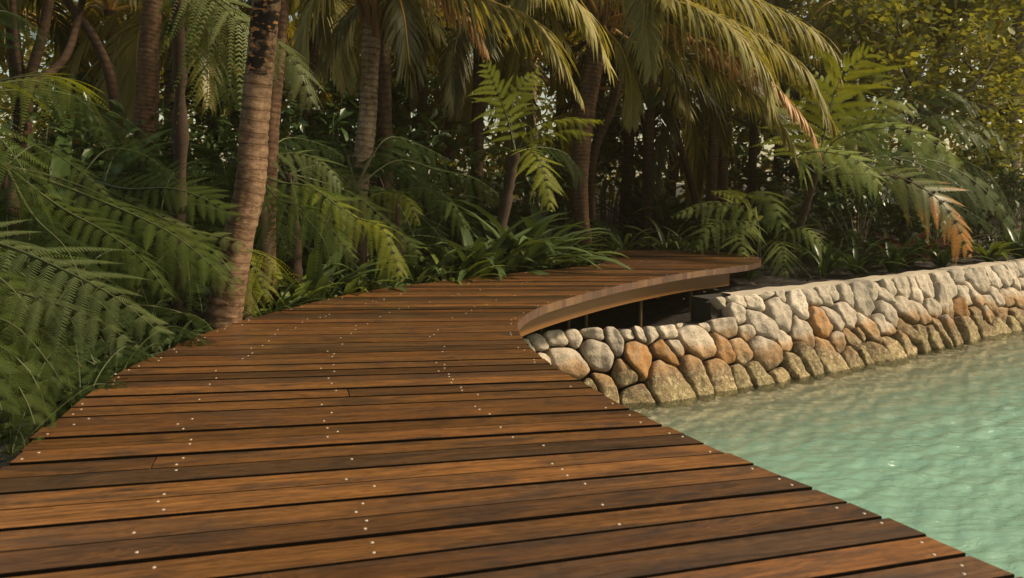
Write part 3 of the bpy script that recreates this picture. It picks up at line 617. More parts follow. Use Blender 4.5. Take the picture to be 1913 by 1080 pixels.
for i, (u, v, r_, og) in enumerate(SD):
    vt = SLOPE + 0.0 if u > ustep - 0.02 else vled + rng.normal(0, 0.016)
    poly = [np.array(p) for p in ((u - .5, -0.16), (u + .5, -0.16), (u + .5, vt), (u - .5, vt))]
    if v > vled - 0.02 and u > ustep - 0.05: poly = [np.array([max(p[0], ustep - 0.07), p[1]]) for p in poly]
    ci = AM @ np.array([u, v]); poly = [AM @ p for p in poly]
    for j in np.argsort((SD[:, 0] - u) ** 2 + (SD[:, 1] - v) ** 2)[1:22]:
        cj = AM @ SD[j, :2]; n = cj - ci; dd = np.linalg.norm(n)
        if dd < 0.02: continue
        w_ = 0.5 + np.clip((r_ ** 2 - SD[j, 2] ** 2) / (2 * dd * dd), -0.28, 0.28)
        n = n / dd; poly = clip(poly, n, ci @ n + w_ * dd)
        if len(poly) < 3: break
    if len(poly) < 3: continue
    P = np.array(poly) @ AI.T; area = 0.5 * abs(np.dot(P[:, 0], np.roll(P[:, 1], -1)) - np.dot(P[:, 1], np.roll(P[:, 0], -1)))
    if area < 0.004: continue
    for _ in range(2):
        nx_ = np.roll(P, -1, 0); P = np.stack([0.83 * P + 0.17 * nx_, 0.17 * P + 0.83 * nx_], 1).reshape(-1, 2)
    C = P.mean(0); rad = math.sqrt(area / math.pi)
    # resample to a fixed number of points
    Pc = np.vstack([P, P[:1]]); L = np.concatenate([[0], np.cumsum(np.linalg.norm(np.diff(Pc, axis=0), axis=1))]); n_ = 36
    sN = np.linspace(0, L[-1], n_, endpoint=False); P = np.stack([np.interp(sN, L, Pc[:, k]) for k in (0, 1)], 1)
    P = C + (P - C) * (1 - 0.009 / rad)
    tilt = rng.normal(0, 0.11, 2); hh = min(0.054, 0.31 * rad) * rng.uniform(0.75, 1.3)
    rings = [(1.0, -0.14), (1.0, -0.03), (0.99, 0.15 * hh), (0.965, 0.46 * hh), (0.91, 0.74 * hh), (0.80, 0.90 * hh), (0.5, 1.0 * hh), (0.2, 1.02 * hh)]
    ph = rng.uniform(0, 6.28, 6); vs = []
    for (sc_, h_) in rings:
        q = C + (P - C) * sc_; rel = q - C
        lump = 0.012 * np.sin(q[:, 0] * 23 + ph[0]) * np.sin(q[:, 1] * 19 + ph[1]) + 0.008 * np.sin(q[:, 0] * 47 + ph[2] + 3 * q[:, 1]) + 0.005 * np.sin(q[:, 1] * 70 + ph[3])
        hq = h_ + (lump + rel @ tilt) * (1 if h_ > 0.0 else 0)
        vs.append(wall_pt(q[:, 0], q[:, 1], hq))
    ctr = wall_pt(C[0], C[1], 1.02 * hh)[None]
    V_.append(np.vstack(vs + [ctr])); k_ = len(rings)
    ii = np.arange(n_); 
    for a in range(k_ - 1): Q4_.append(np.stack([a * n_ + ii, a * n_ + (ii + 1) % n_, (a + 1) * n_ + (ii + 1) % n_, (a + 1) * n_ + ii], 1) + cnt)
    Q3_.append(np.stack([(k_ - 1) * n_ + ii, (k_ - 1) * n_ + (ii + 1) % n_, np.full(n_, k_ * n_)], 1) + cnt)
    m = k_ * n_ + 1; cnt += m; SID.append(np.full(m, rng.random())); SID2.append(np.full(m, rng.random())); ORA.append(np.full(m, og))
wall = thing('stone_retaining_wall', 'curved retaining wall of rounded cream and rust boulders rising from the lagoon', 'stone wall', (0, 0, 0))
link('stonework', mesh_np('stonework', np.vstack(V_), [np.vstack(Q4_), np.vstack(Q3_)], M['stone'], dict(sid=np.concatenate(SID), sid2=np.concatenate(SID2), orange=np.concatenate(ORA)), smooth=True), wall)
us = np.linspace(0, TL_, 260); vtop = np.where(us > ustep, SLOPE - 0.004, vled - 0.05)
fr = wall_pt(us, np.full(260, -0.25), -0.085); tp = wall_pt(us, vtop, -0.085)
nn = np.stack([np.interp(us, TU, TN[:, 0]), np.interp(us, TU, TN[:, 1]), np.zeros(260)], 1)
bk = tp - nn * 0.26; bb = bk.copy(); bb[:, 2] = -1.3
i = np.arange(259)
link('core', mesh_np('core', np.vstack([fr, tp, bk, bb]), np.vstack([np.stack([k * 260 + i, k * 260 + i + 1, (k + 1) * 260 + i + 1, (k + 1) * 260 + i], 1) for k in range(3)]), M['mortar']), wall)
kk = np.where(us > inv_wall(1352, 541)[0])[0]; uc = us[kk]; f0 = wall_pt(uc, np.full(len(uc), SLOPE - 0.0), 0.022); f0[:, 2] = TZ + 0.012 + 0.006 * np.sin(uc * 7) + 0.004 * np.sin(uc * 17)
f1 = f0.copy(); f1[:, 2] -= 0.035; b0 = f0 - nn[kk] * 0.13; b1 = b0.copy(); b1[:, 2] -= 0.2
m = len(kk); i = np.arange(m - 1)
link('coping', mesh_np('coping', np.vstack([f1, f0, b0, b1]), np.vstack([np.stack([k * m + i, k * m + i + 1, (k + 1) * m + i + 1, (k + 1) * m + i], 1) for k in range(3)]), M['cap']), wall)

# ------------------------------------------------------------------ ground and water
shore = np.vstack([[[-0.55, -6], [-0.60, 2], [-0.75, 4.5]], TC[::8], [[30, 14.5], [90, 10]]])
lag = np.vstack([shore, [[90, -6]]])
def inside(px_, py_, poly):
    ins = np.zeros(px_.shape, bool); n = len(poly); j = n - 1
    for i in range(n):
        xi, yi = poly[i]; xj, yj = poly[j]
        c = ((yi > py_) != (yj > py_)) & (px_ < (xj - xi) * (py_ - yi) / (yj - yi + 1e-12) + xi); ins ^= c; j = i
    return ins
def dist_poly(x, y, poly):
    d = np.full(x.shape, 1e9)
    for a, b in zip(poly[:-1], poly[1:]):
        ab = b - a; t = np.clip(((x - a[0]) * ab[0] + (y - a[1]) * ab[1]) / (ab @ ab + 1e-12), 0, 1)
        d = np.minimum(d, np.hypot(x - a[0] - t * ab[0], y - a[1] - t * ab[1]))
    return d
def sdist(x, y): return np.where(inside(x, y, lag), 1, -1) * dist_poly(x, y, shore)
def depth_at(sd): return np.clip(0.04 + 0.36 * np.maximum(sd, 0) ** 1.15, 0.02, 1.2)
ax = np.unique(np.concatenate([np.linspace(-90, -9, 22), np.arange(-9, 12, 0.14), np.linspace(12, 90, 24)]))
ay = np.unique(np.concatenate([np.linspace(-6, 0, 6), np.arange(0, 17, 0.14), np.linspace(17, 120, 30)]))
X, Y = np.meshgrid(ax, ay); S_ = sdist(X, Y)
land = -0.24 + 0.03 * np.sin(X * 1.7 + Y) + 0.03 * np.sin(Y * 2.3 - X * 1.1) + 0.25 * np.clip((Y - 13) / 20, 0, 1)
dip = np.clip(1.6 - np.hypot((X - 0.9) / 1.25, (Y - 7.9) / 1.0), 0, 1); land = land - 0.40 * dip
deckmask = inside(X, Y, np.vstack([Ls, Rs[::-1]])); land = np.where(deckmask, np.minimum(land, -0.30), land)
bed = WZ - depth_at(S_)
f = np.clip((S_ + 0.50) / 0.28, 0, 1); zz = land * (1 - f) + bed * f
idx = np.arange(X.size).reshape(X.shape); Q = np.stack([idx[:-1, :-1], idx[:-1, 1:], idx[1:, 1:], idx[1:, :-1]], -1).reshape(-1, 4)
o = link('ground', mesh_np('ground', np.stack([X, Y, zz], -1).reshape(-1, 3), Q, M['ground'], dict(sand=np.clip((S_ + 0.3) / 0.2, 0, 1).ravel()), smooth=True)); tag(o, kind='structure')
ax = np.unique(np.concatenate([np.arange(-0.6, 8.5, 0.024), np.linspace(8.5, 90, 42)])); ay = np.unique(np.concatenate([np.linspace(-6, 2.6, 14), np.arange(2.6, 11.6, 0.02), np.linspace(11.6, 15, 10)]))
X, Y = np.meshgrid(ax, ay); S_ = sdist(X[::2, ::2], Y[::2, ::2]); S_ = np.repeat(np.repeat(S_, 2, 0), 2, 1)[:X.shape[0], :X.shape[1]]
hz = np.zeros_like(X); wr = np.random.default_rng(5)
for k in range(70):
    lam = 0.06 * (0.55 / 0.06) ** wr.random(); th = R(-72) + wr.normal(0, 0.42); kx, ky = math.cos(th) * 2 * math.pi / lam, math.sin(th) * 2 * math.pi / lam
    amp = lam * 0.0098 * (1.3 if lam < .16 else .75); env = 0.6 + 0.4 * np.sin(X * wr.uniform(1, 3) + Y * wr.uniform(-3, 3) + wr.uniform(0, 6.28))
    hz += amp * env * np.sin(kx * X + ky * Y + wr.uniform(0, 6.28) + 1.1 * np.sin(X * wr.uniform(.6, 2.2) + Y * wr.uniform(-2.2, 2.2)))
hz = np.sign(hz) * np.abs(hz) ** 1.0
hz *= np.clip(0.22 + S_ * 0.5, 0.18, 1.0)
idx = np.arange(X.size).reshape(X.shape); Q = np.stack([idx[:-1, :-1], idx[:-1, 1:], idx[1:, 1:], idx[1:, :-1]], -1).reshape(-1, 4)
o = link('water', mesh_np('water', np.stack([X, Y, WZ + hz], -1).reshape(-1, 3), Q, M['water'], dict(depth=depth_at(S_).ravel()), smooth=True)); tag(o, kind='structure')

# ================================================================== PLANTS
def gpt(px, Y, z=-0.24):
    zc = Y * CP - (z - H) * SP
    return np.array([(px - 956.5) / F * zc, Y, z])
# ---- hero tree ferns and ferns, traced frond by frond
LEFT = 'ferns arching over the left edge of the boardwalk'
hero_fern('fern_deep', 'huge pale green fern at the lower left corner, its frond tips over the deck edge', (-190, 400, 3.5), [
    ([(0, 455, 3.35), (110, 500, 3.2), (215, 555, 3.05), (312, 632, 2.95)], .30, 'fern_left', dict(droop=.55, npin=34, npl=18)),
    ([(-20, 520, 3.2), (80, 560, 3.1), (170, 590, 3.0), (252, 645, 2.95)], .26, 'fern_left', dict(droop=.7, npin=34, npl=18)),
    ([(-60, 560, 3.1), (30, 610, 3.0), (85, 670, 2.95), (128, 732, 2.9)], .24, 'fern_deep', dict(droop=.6, npin=30, npl=16)),
    ([(-60, 640, 3.0), (10, 690, 2.9), (50, 750, 2.85), (72, 815, 2.8)], .22, 'fern_deep', dict(droop=.6, npin=28, npl=16)),
    ([(-80, 480, 3.3), (0, 520, 3.15), (60, 590, 3.1), (85, 690, 3.05)], .26, 'fern_deep', dict(droop=.7, npin=30, npl=16)),
    ([(-90, 600, 2.9), (-20, 700, 2.8), (10, 790, 2.75)], .25, 'fern_deep', dict(droop=.5, npin=28, npl=16)),
    ([(-100, 430, 3.4), (0, 480, 3.3), (70, 540, 3.3), (105, 600, 3.3)], .28, 'fern_deep', dict(droop=.6, npin=30, npl=16)),
    ([(-100, 560, 3.2), (40, 600, 3.2), (110, 640, 3.2), (165, 700, 3.2)], .18, 'fern_deep', dict(droop=.9, npin=30, npl=16)),
    ([(-100, 620, 2.9), (-10, 640, 2.9), (60, 700, 2.9), (95, 790, 2.9)], .22, 'fern_deep', dict(droop=.8, npin=30, npl=16))], group=LEFT)
hero_fern('fern_deep', 'dark green fern whose long frond tip hangs just left of the big leaning palm trunk', (10, 310, 4.8), [
    ([(110, 385, 4.65), (200, 435, 4.5), (270, 490, 4.4), (318, 556, 4.3)], .26, 'fern_deep', dict(droop=.55, npin=34, npl=18)),
    ([(150, 360, 4.8), (300, 425, 4.6), (390, 490, 4.5), (447, 552, 4.45)], .32, 'fern_deep', dict(droop=.6, npin=36, npl=20)),
    ([(70, 270, 5.0), (130, 305, 4.9), (180, 345, 4.8), (214, 382, 4.75)], .16, 'fern_deep', dict(droop=.5)),
    ([(-30, 280, 4.4), (30, 300, 4.2), (70, 320, 4.1), (92, 345, 4.05)], .30, 'fern_deep', dict(droop=.9, npin=30)),
    ([(60, 400, 4.5), (120, 460, 4.3), (150, 520, 4.2), (170, 590, 4.2)], .26, 'fern_dark', dict(droop=.6)),
    ([(100, 330, 5.0), (200, 370, 5.1), (300, 440, 5.1), (350, 520, 5.0)], .28, 'fern_dark', dict(droop=.6))], group=LEFT)
hero_fern('fern_deep', 'broad fern with upswept leaflets reaching across to the palm trunk at mid height', (150, 330, 5.4), [
    ([(230, 352, 5.2), (320, 352, 5.0), (390, 375, 4.9), (442, 408, 4.85)], .30, 'fern_deep', dict(droop=.15, npin=32, npl=18, up=(0.1, -.75, .65))),
    ([(260, 400, 5.2), (340, 440, 5.0), (400, 470, 4.95), (455, 540, 4.95)], .26, 'fern_deep', dict(droop=.5)),
    ([(200, 280, 5.6), (270, 290, 5.6), (330, 340, 5.5)], .26, 'fern_dark', dict(droop=.4)),
    ([(330, 420, 5.2), (400, 440, 5.1), (450, 455, 5.05), (480, 480, 5.0)], .16, 'fern_left', dict(droop=.4)),
    ([(200, 420, 5.2), (250, 500, 5.0), (280, 580, 5.0)], .28, 'fern_dark', dict(droop=.6))], group=LEFT)
hero_fern('tree_fern', 'tall tree fern at far left with a yellow green frond above darker ferns', (-70, 175, 4.7), [
    ([(0, 152, 4.5), (60, 142, 4.4), (115, 147, 4.3), (160, 168, 4.25)], .42, 'fern_gold', dict(droop=.75, npin=28, npl=16)),
    ([(40, 150, 4.9), (110, 165, 5.0), (170, 205, 5.0), (202, 272, 5.0)], .20, 'fern_deep', dict(droop=.5)),
    ([(60, 170, 5.2), (170, 205, 5.3), (240, 250, 5.3), (283, 298, 5.3)], .22, 'fern_deep', dict(droop=.55)),
    ([(100, 170, 5.8), (220, 215, 6.0), (280, 260, 6.0), (310, 298, 6.0)], .20, 'fern_dark', dict(droop=.5)),
    ([(-40, 220, 4.3), (10, 270, 4.2), (50, 330, 4.1), (70, 400, 4.1)], .30, 'fern_deep', dict(droop=.7)),
    ([(-60, 60, 5), (-10, 20, 5.2), (50, 40, 5.3), (90, 90, 5.3)], .3, 'fern_dark', dict(droop=.5))], group=LEFT)
hero_fern('tree_fern', 'tall tree fern crossing behind the leaning palm trunk near the top edge', (330, -70, 5.9), [
    ([(380, -20, 5.8), (430, 25, 5.7), (470, 75, 5.7), (490, 130, 5.7)], .50, 'fern_left', dict(droop=.8, npin=30)),
    ([(350, 0, 5.9), (390, 60, 5.8), (420, 130, 5.8), (440, 200, 5.8)], .40, 'fern_deep', dict(droop=.7)),
    ([(440, 20, 5.9), (516, 78, 5.8), (553, 120, 5.7), (587, 200, 5.65)], .36, 'fern_left', dict(droop=.6, npin=30)),
    ([(350, 60, 6.5), (400, 150, 6.8), (440, 170, 6.8), (470, 182, 6.8)], .22, 'fern_deep', dict(droop=.4))], foot=(320, 500, 6.6))
hero_fern('fern_deep', 'mid green fern right of the leaning palm trunk, arching down towards the deck', (480, 320, 6.5), [
    ([(519, 372, 6.3), (560, 385, 6.2), (612, 420, 6.1), (666, 486, 6.0)], .34, 'fern_deep', dict(droop=.6, npin=32)),
    ([(520, 290, 6.6), (570, 290, 6.6), (610, 312, 6.5), (640, 350, 6.5)], .30, 'fern_left', dict(droop=.6)),
    ([(500, 380, 6.3), (520, 430, 6.2), (540, 480, 6.1)], .26, 'fern_deep', dict(droop=.5)),
    ([(530, 260, 6.9), (600, 270, 7.0), (650, 300, 7.0)], .28, 'fern_dark', dict(droop=.5)),
    ([(520, 340, 6.3), (580, 350, 6.2), (640, 395, 6.1), (655, 440, 6.1)], .30, 'fern_deep', dict(droop=.6))])
hero_fern('fern_deep', 'olive fern below the ringed palm, its longest frond drooping to the deck edge', (540, 325, 7.0), [
    ([(585, 350, 6.9), (658, 403, 6.8), (716, 430, 6.7), (750, 522, 6.6)], .28, 'fern_gold', dict(droop=.6, npin=32)),
    ([(600, 340, 7.2), (670, 370, 7.2), (740, 430, 7.1), (798, 490, 7.0)], .26, 'fern_deep', dict(droop=.55, npin=32)),
    ([(600, 310, 7.4), (660, 345, 7.4), (700, 415, 7.3)], .24, 'fern_deep', dict(droop=.5)),
    ([(560, 390, 6.8), (600, 440, 6.7), (620, 490, 6.6)], .26, 'fern_dark', dict(droop=.5))])
hero_fern('fern_deep', 'small yellow green fern hanging beside the foot of the leaning palm', (445, 455, 5.7), [
    ([(470, 470, 5.6), (500, 482, 5.5), (525, 516, 5.45)], .26, 'fern_gold', dict(droop=.9, npin=24)),
    ([(460, 480, 5.5), (480, 510, 5.45), (500, 560, 5.4)], .22, 'fern_gold', dict(droop=.7, npin=24)),
    ([(450, 490, 5.5), (455, 530, 5.45), (465, 585, 5.4)], .20, 'fern_gold', dict(droop=.6, npin=24))])
hero_fern('fern_deep', 'shaded fern right of the ringed palm with a bright arching frond at its foot', (665, 350, 7.6), [
    ([(694, 358, 7.5), (735, 358, 7.4), (765, 378, 7.3), (781, 418, 7.25)], .24, 'fern_gold', dict(droop=.8)),
    ([(740, 300, 7.9), (820, 318, 7.9), (890, 335, 7.8), (940, 372, 7.7)], .34, 'fern_dark', dict(droop=.6, npin=32)),
    ([(720, 260, 8.2), (780, 270, 8.3), (850, 305, 8.3)], .34, 'fern_dark', dict(droop=.55)),
    ([(700, 290, 8.0), (760, 320, 8.0), (850, 400, 7.9)], .34, 'fern_dark', dict(droop=.6)),
    ([(640, 270, 8.0), (600, 255, 8.0), (560, 290, 8.0)], .30, 'fern_dark', dict(droop=.6))])
hero_fern('fern_deep', 'lone bright fern frond curving over strap leaves left of the thin tree fern', (735, 365, 7.7), [
    ([(765, 353, 7.6), (815, 358, 7.5), (850, 386, 7.4), (873, 432, 7.35)], .24, 'fern_deep', dict(droop=.85)),
    ([(780, 400, 7.6), (820, 440, 7.5), (840, 480, 7.4)], .22, 'fern_dark', dict(droop=.6))])
hero_fern('tree_fern', 'slim leaning tree fern with lit yellow green fronds in the middle of the scene', (963, 285, 8.8), [
    ([(948, 220, 8.8), (925, 160, 8.7), (905, 115, 8.6)], .34, 'fern_gold', dict(droop=.35, up=(.2, -.9, .3), npin=28)),
    ([(955, 210, 8.9), (975, 160, 9.0), (1010, 130, 9.1)], .3, 'fern_gold', dict(droop=.3, up=(-.3, -.9, .3))),
    ([(995, 240, 8.7), (1050, 222, 8.5), (1126, 224, 8.3)], .26, 'fern_gold', dict(droop=.55)),
    ([(1000, 262, 8.6), (1055, 243, 8.4), (1108, 250, 8.2)], .24, 'fern_gold', dict(droop=.5)),
    ([(985, 278, 8.4), (1012, 310, 8.1), (1030, 392, 7.95)], .30, 'fern_gold', dict(droop=.35, npin=28, npl=16)),
    ([(1010, 275, 9.0), (1060, 290, 9.1), (1090, 340, 9.1)], .28, 'fern_dark', dict(droop=.5)),
    ([(930, 275, 9.1), (880, 290, 9.2), (840, 330, 9.2)], .28, 'fern_dark', dict(droop=.5))], foot=(905, 470, 8.9), trunk_r=.06)
hero_fern('tree_fern', 'big spreading tree fern behind the stone wall, one frond tip turned orange', (1525, 325, 9.6), [
    ([(1545, 230, 9.7), (1570, 150, 9.6), (1626, 95, 9.4)], .80, 'fern_gold', dict(droop=.35, up=(-.25, -.85, .45), npin=30, npl=20)),
    ([(1560, 262, 9.2), (1640, 240, 8.9), (1722, 250, 8.7), (1795, 300, 8.6)], .50, 'fern_pale', dict(droop=.7, npin=22, npl=20, up=(0, -.75, .65))),
    ([(1488, 292, 9.2), (1540, 284, 8.9), (1600, 300, 8.7), (1648, 350, 8.6)], .50, 'fern_pale', dict(droop=.4, npin=24, npl=20, up=(0, -.7, .7))),
    ([(1600, 325, 9.2), (1690, 335, 8.9), (1765, 385, 8.7), (1812, 475, 8.6)], .48, 'fern_rust', dict(droop=.35, npin=28, npl=20, up=(.1, -.75, .6), label='drooping frond with rusty orange tip', rib='rachis_brown')),
    ([(1610, 292, 9.5), (1710, 305, 9.4), (1795, 350, 9.3), (1848, 415, 9.2)], .46, 'fern_dark', dict(droop=.3, npin=28, up=(.1, -.7, .65))),
    ([(1640, 295, 9.9), (1760, 305, 9.9), (1850, 365, 9.9), (1908, 455, 9.8)], .40, 'fern_deep', dict(droop=.3, npin=28, up=(.1, -.7, .65))),
    ([(1500, 260, 10), (1465, 190, 10.2), (1440, 150, 10.3)], .55, 'fern_gold', dict(droop=.4, up=(.3, -.85, .4))),
    ([(1570, 250, 10.2), (1640, 190, 10.4), (1710, 195, 10.5)], .60, 'fern_gold', dict(droop=.45, npin=28)),
    ([(1580, 270, 9.7), (1640, 225, 9.6), (1675, 215, 9.6)], .50, 'fern', dict(droop=.4)),
    ([(1540, 250, 9.9), (1545, 180, 10), (1520, 130, 10)], .50, 'fern_gold', dict(droop=.4, up=(0, -.9, .4))),
    ([(1640, 330, 10.2), (1780, 380, 10.2), (1880, 440, 10.1)], .38, 'fern_dark', dict(droop=.4))], foot=(1462, 500, 10.3), trunk_r=.05)
hero_fern('tree_fern', 'dark feathery tree fern at the right edge beneath the spreading shrub', (1700, 240, 11.5), [
    ([(1722, 222, 11.3), (1780, 228, 11.1), (1848, 266, 11)], .42, 'fern', dict(droop=.6)),
    ([(1760, 215, 11.6), (1840, 235, 11.6), (1905, 290, 11.6)], .42, 'fern', dict(droop=.6)),
    ([(1680, 190, 11.6), (1650, 150, 11.7), (1600, 140, 11.7)], .45, 'fern', dict(droop=.5)),
    ([(1760, 280, 11.4), (1850, 330, 11.3), (1900, 420, 11.2)], .42, 'fern_dark', dict(droop=.5)),
    ([(1720, 190, 11.6), (1770, 170, 11.6), (1830, 200, 11.6)], .42, 'fern', dict(droop=.5))])
hero_fern('fern', 'low fern rosette behind the rounded deck tip', (1418, 425, 10.6), [
    ([(1395, 368, 10.4), (1432, 362, 10.0), (1463, 425, 9.75)], .46, 'fern_pale', dict(droop=.4, npin=24, up=(0, -.5, .85))),
    ([(1385, 385, 10.6), (1320, 380, 10.5), (1256, 404, 10.4)], .32, 'fern_pale', dict(droop=.6)),
    ([(1400, 385, 10.6), (1372, 364, 10.4), (1331, 356, 10.2)], .30, 'fern_gold', dict(droop=.4)),
    ([(1370, 415, 10.4), (1325, 425, 10.2), (1298, 468, 10.05)], .34, 'fern_pale', dict(droop=.5)),
    ([(1395, 425, 10.3), (1382, 440, 9.9), (1390, 480, 9.6)], .38, 'fern_pale', dict(droop=.4, up=(0, -.5, .85))),
    ([(1400, 400, 10.7), (1350, 400, 10.7), (1300, 420, 10.7)], .28, 'fern_dark', dict(droop=.5))], group='low ferns between the deck tip and the stone wall')
hero_fern('fern', 'low dark fern right of the deck tip, tips hanging above the stone wall', (1440, 455, 10.2), [
    ([(1470, 432, 10.0), (1508, 430, 9.8), (1553, 478, 9.6)], .36, 'fern_pale', dict(droop=.5)),
    ([(1445, 450, 10), (1460, 460, 9.8), (1467, 515, 9.6)], .38, 'fern_pale', dict(droop=.4, up=(0, -.5, .85))),
    ([(1470, 420, 10.3), (1510, 405, 10.3), (1540, 425, 10.3)], .32, 'fern_dark', dict(droop=.5)),
    ([(1480, 450, 10), (1500, 470, 9.9), (1510, 510, 9.8)], .28, 'fern_dark', dict(droop=.5))], group='low ferns between the deck tip and the stone wall')

# ---- hero coconut palms
PALMS = 'coconut palms beside the boardwalk'
def hero_palm(label, tpts, radii, tmat, fronds, group=PALMS, seed=0, name='coconut_palm', boots=True):
    P = [at(*p) for p in tpts]; base = P[0].copy(); base[2] = -0.26
    root = thing(name, label, 'palm tree', base, group)
    add_trunk(root, [base] + P[1:] if abs(P[0][2] + .26) > .02 else P, radii, tmat, base, seed=seed)
    c = P[-1]; bs, bq, c_ = [], [], 0
    for i in range(13 if boots else 0):
        az = i * 2.4; h0 = -.30 + .022 * i; dr = np.array([math.cos(az), math.sin(az), 0]); r0 = radii[-1] * .75; o_ = rng.uniform(.10, .22)
        v, q = tube(curve([c + dr * r0 + [0, 0, h0], c + dr * (r0 + .05) + [0, 0, h0 + .16], c + dr * (r0 + o_) + [0, 0, h0 + .42]], 8)[0], np.linspace(.042, .016, 8), 7); bs.append(v - base); bq.append(q + c_); c_ += len(v)
    if bs: link('leaf_bases', mesh_np('leaf_bases', np.vstack(bs), np.vstack(bq), M['leaf_base'], smooth=True), root)
    for fr in fronds:
        pts, wd, mt = fr[0], fr[1], fr[2]; op = dict(fr[3]) if len(fr) > 3 else {}
        lab = op.pop('label', None); rib = op.pop('rib', 'rachis_gold')
        add_frond(root, palm_frond(px_pts(pts, c, tpts[-1][2]), wd, seed=nseed(), **op), mt, rib, base, label=lab)
    return root
p1 = hero_palm('large leaning palm trunk with black charred bands at the left deck edge',
    [(408, 612, 5.3), (424, 560, 5.3), (447, 440, 5.3), (466, 350, 5.3), (473, 250, 5.3), (483, 150, 5.3), (493, 50, 5.3), (503, -60, 5.3), (515, -420, 5.3)],
    [.125, .112, .098, .092, .088, .086, .086, .085, .08], 'trunk_warm', [
    ([(560, -520, 5.2), (700, -420, 5), (820, -200, 4.8)], .7, 'palm', {}), ([(420, -560, 5.5), (250, -480, 5.8), (120, -330, 6)], .7, 'palm', {}),
    ([(520, -560, 5.8), (600, -560, 6.6), (720, -420, 7.3)], .7, 'palm', {}), ([(480, -540, 5), (400, -500, 4.2), (330, -350, 3.6)], .7, 'palm', {})])
hero_palm('thin brown palm trunk standing right behind the charred leaning trunk', [(495, 560, 6.6), (503, 300, 6.6), (517, 120, 6.6), (527, -40, 6.6), (540, -380, 6.6)],
    [.085, .065, .062, .06, .055], 'trunk_red', [([(600, -450, 6.6), (720, -380, 6.8), (800, -200, 7)], .6, 'palm', {}), ([(460, -470, 7), (330, -420, 7.5), (250, -260, 8)], .6, 'palm', {})], seed=5)
hero_palm('ringed grey brown palm with a yellow leaf stalk at its crown', [(655, 520, 8), (667, 375, 8), (676, 300, 8), (688, 200, 8), (693, 90, 8), (702, 20, 8)],
    [.125, .105, .098, .09, .082, .11], 'trunk_grey', [
    ([(760, -90, 7.9), (870, -18, 7.7), (982, 30, 7.5), (1030, 80, 7.4), (1079, 170, 7.35)], .72, 'palm', dict(n=84, droop=1.0)),
    ([(800, -190, 7.6), (1000, -70, 7.2), (1071, -2, 7.1), (1104, 38, 7.0), (1134, 115, 6.95)], .80, 'palm', dict(n=84, droop=1.1)),
    ([(740, -60, 8), (800, -50, 8.0), (860, 0, 7.9), (903, 80, 7.9)], .66, 'palm_brown', dict(droop=1.5, rib='rachis_brown', label='dry pinkish brown hanging frond')),
    ([(660, -70, 8), (610, -50, 7.8), (575, 30, 7.7), (560, 130, 7.6)], .62, 'palm', dict(droop=1.2)),
    ([(670, -90, 8.5), (620, -80, 9), (600, -10, 9.4), (610, 90, 9.6)], .6, 'palm_dark', dict(droop=1.2)),
    ([(720, -120, 8.3), (760, -160, 8.8), (850, -120, 9.4)], .7, 'palm', {}),
    ([(700, -110, 7.4), (640, -120, 6.8), (560, -60, 6.3)], .7, 'palm', {}),
    ([(735, -20, 7.8), (752, 20, 7.6), (762, 90, 7.5), (770, 190, 7.5)], .45, 'palm_dark', dict(droop=1.3))], seed=2)
hero_palm('dark trunked palm whose long drooping fronds fan out to the right over the deck', [(1090, 480, 10.5), (1092, 450, 10.5), (1086, 400, 10.5), (1085, 290, 10.5), (1096, 200, 10.5), (1112, 110, 10.5), (1124, 40, 10.5)],
    [.12, .1, .1, .115, .12, .115, .13], 'trunk_red', [
    ([(1150, 10, 10.3), (1195, 2, 10), (1265, 4, 9.6), (1340, 33, 9.3), (1392, 78, 9.1), (1424, 128, 9.05), (1436, 185, 9.0)], 1.05, 'palm', dict(n=92, droop=1.05)),
    ([(1140, -10, 10.2), (1190, -20, 9.8), (1206, 55, 9.4), (1216, 138, 9.2)], .55, 'palm', dict(n=70, droop=.7, up=(-.5, -.7, .4))),
    ([(1170, -50, 10.6), (1300, -40, 10.6), (1418, 4, 10.5), (1480, 34, 10.4), (1530, 72, 10.4), (1562, 132, 10.4)], 1.0, 'palm', dict(n=90, droop=1.1)),
    ([(1200, -20, 10.2), (1320, 20, 9.9), (1459, 92, 9.7), (1515, 150, 9.6), (1542, 205, 9.5), (1558, 240, 9.5)], .85, 'palm', dict(n=88, droop=1.05)),
    ([(1200, 30, 10.1), (1330, 85, 9.7), (1425, 140, 9.4), (1475, 190, 9.3), (1508, 232, 9.25), (1530, 282, 9.2)], .62, 'palm_brown', dict(n=84, droop=1.1, label='browning frond with coppery tips')),
    ([(1190, 60, 10.1), (1300, 110, 9.9), (1395, 165, 9.7), (1440, 210, 9.6), (1470, 255, 9.55), (1490, 305, 9.5)], .75, 'palm', dict(n=84, droop=1.1)),
    ([(1200, 90, 10.7), (1260, 120, 10.8), (1330, 190, 10.9), (1360, 270, 11)], .8, 'palm_dark', dict(droop=1.0)),
    ([(1090, 0, 10.8), (1040, -10, 11), (980, 50, 11.2), (950, 150, 11.3)], .7, 'palm_back', dict(droop=1.1)),
    ([(1090, -20, 10), (1050, -60, 9.6), (1000, -40, 9.3), (960, 40, 9.1)], .7, 'palm', dict(droop=1.1)),
    ([(1135, 60, 10.2), (1160, 90, 10), (1178, 150, 9.9), (1180, 230, 9.8)], .5, 'palm_back', dict(droop=1.1)),
    ([(1130, -60, 11), (1180, -120, 11.5), (1300, -110, 12)], .9, 'palm', {})], seed=3)

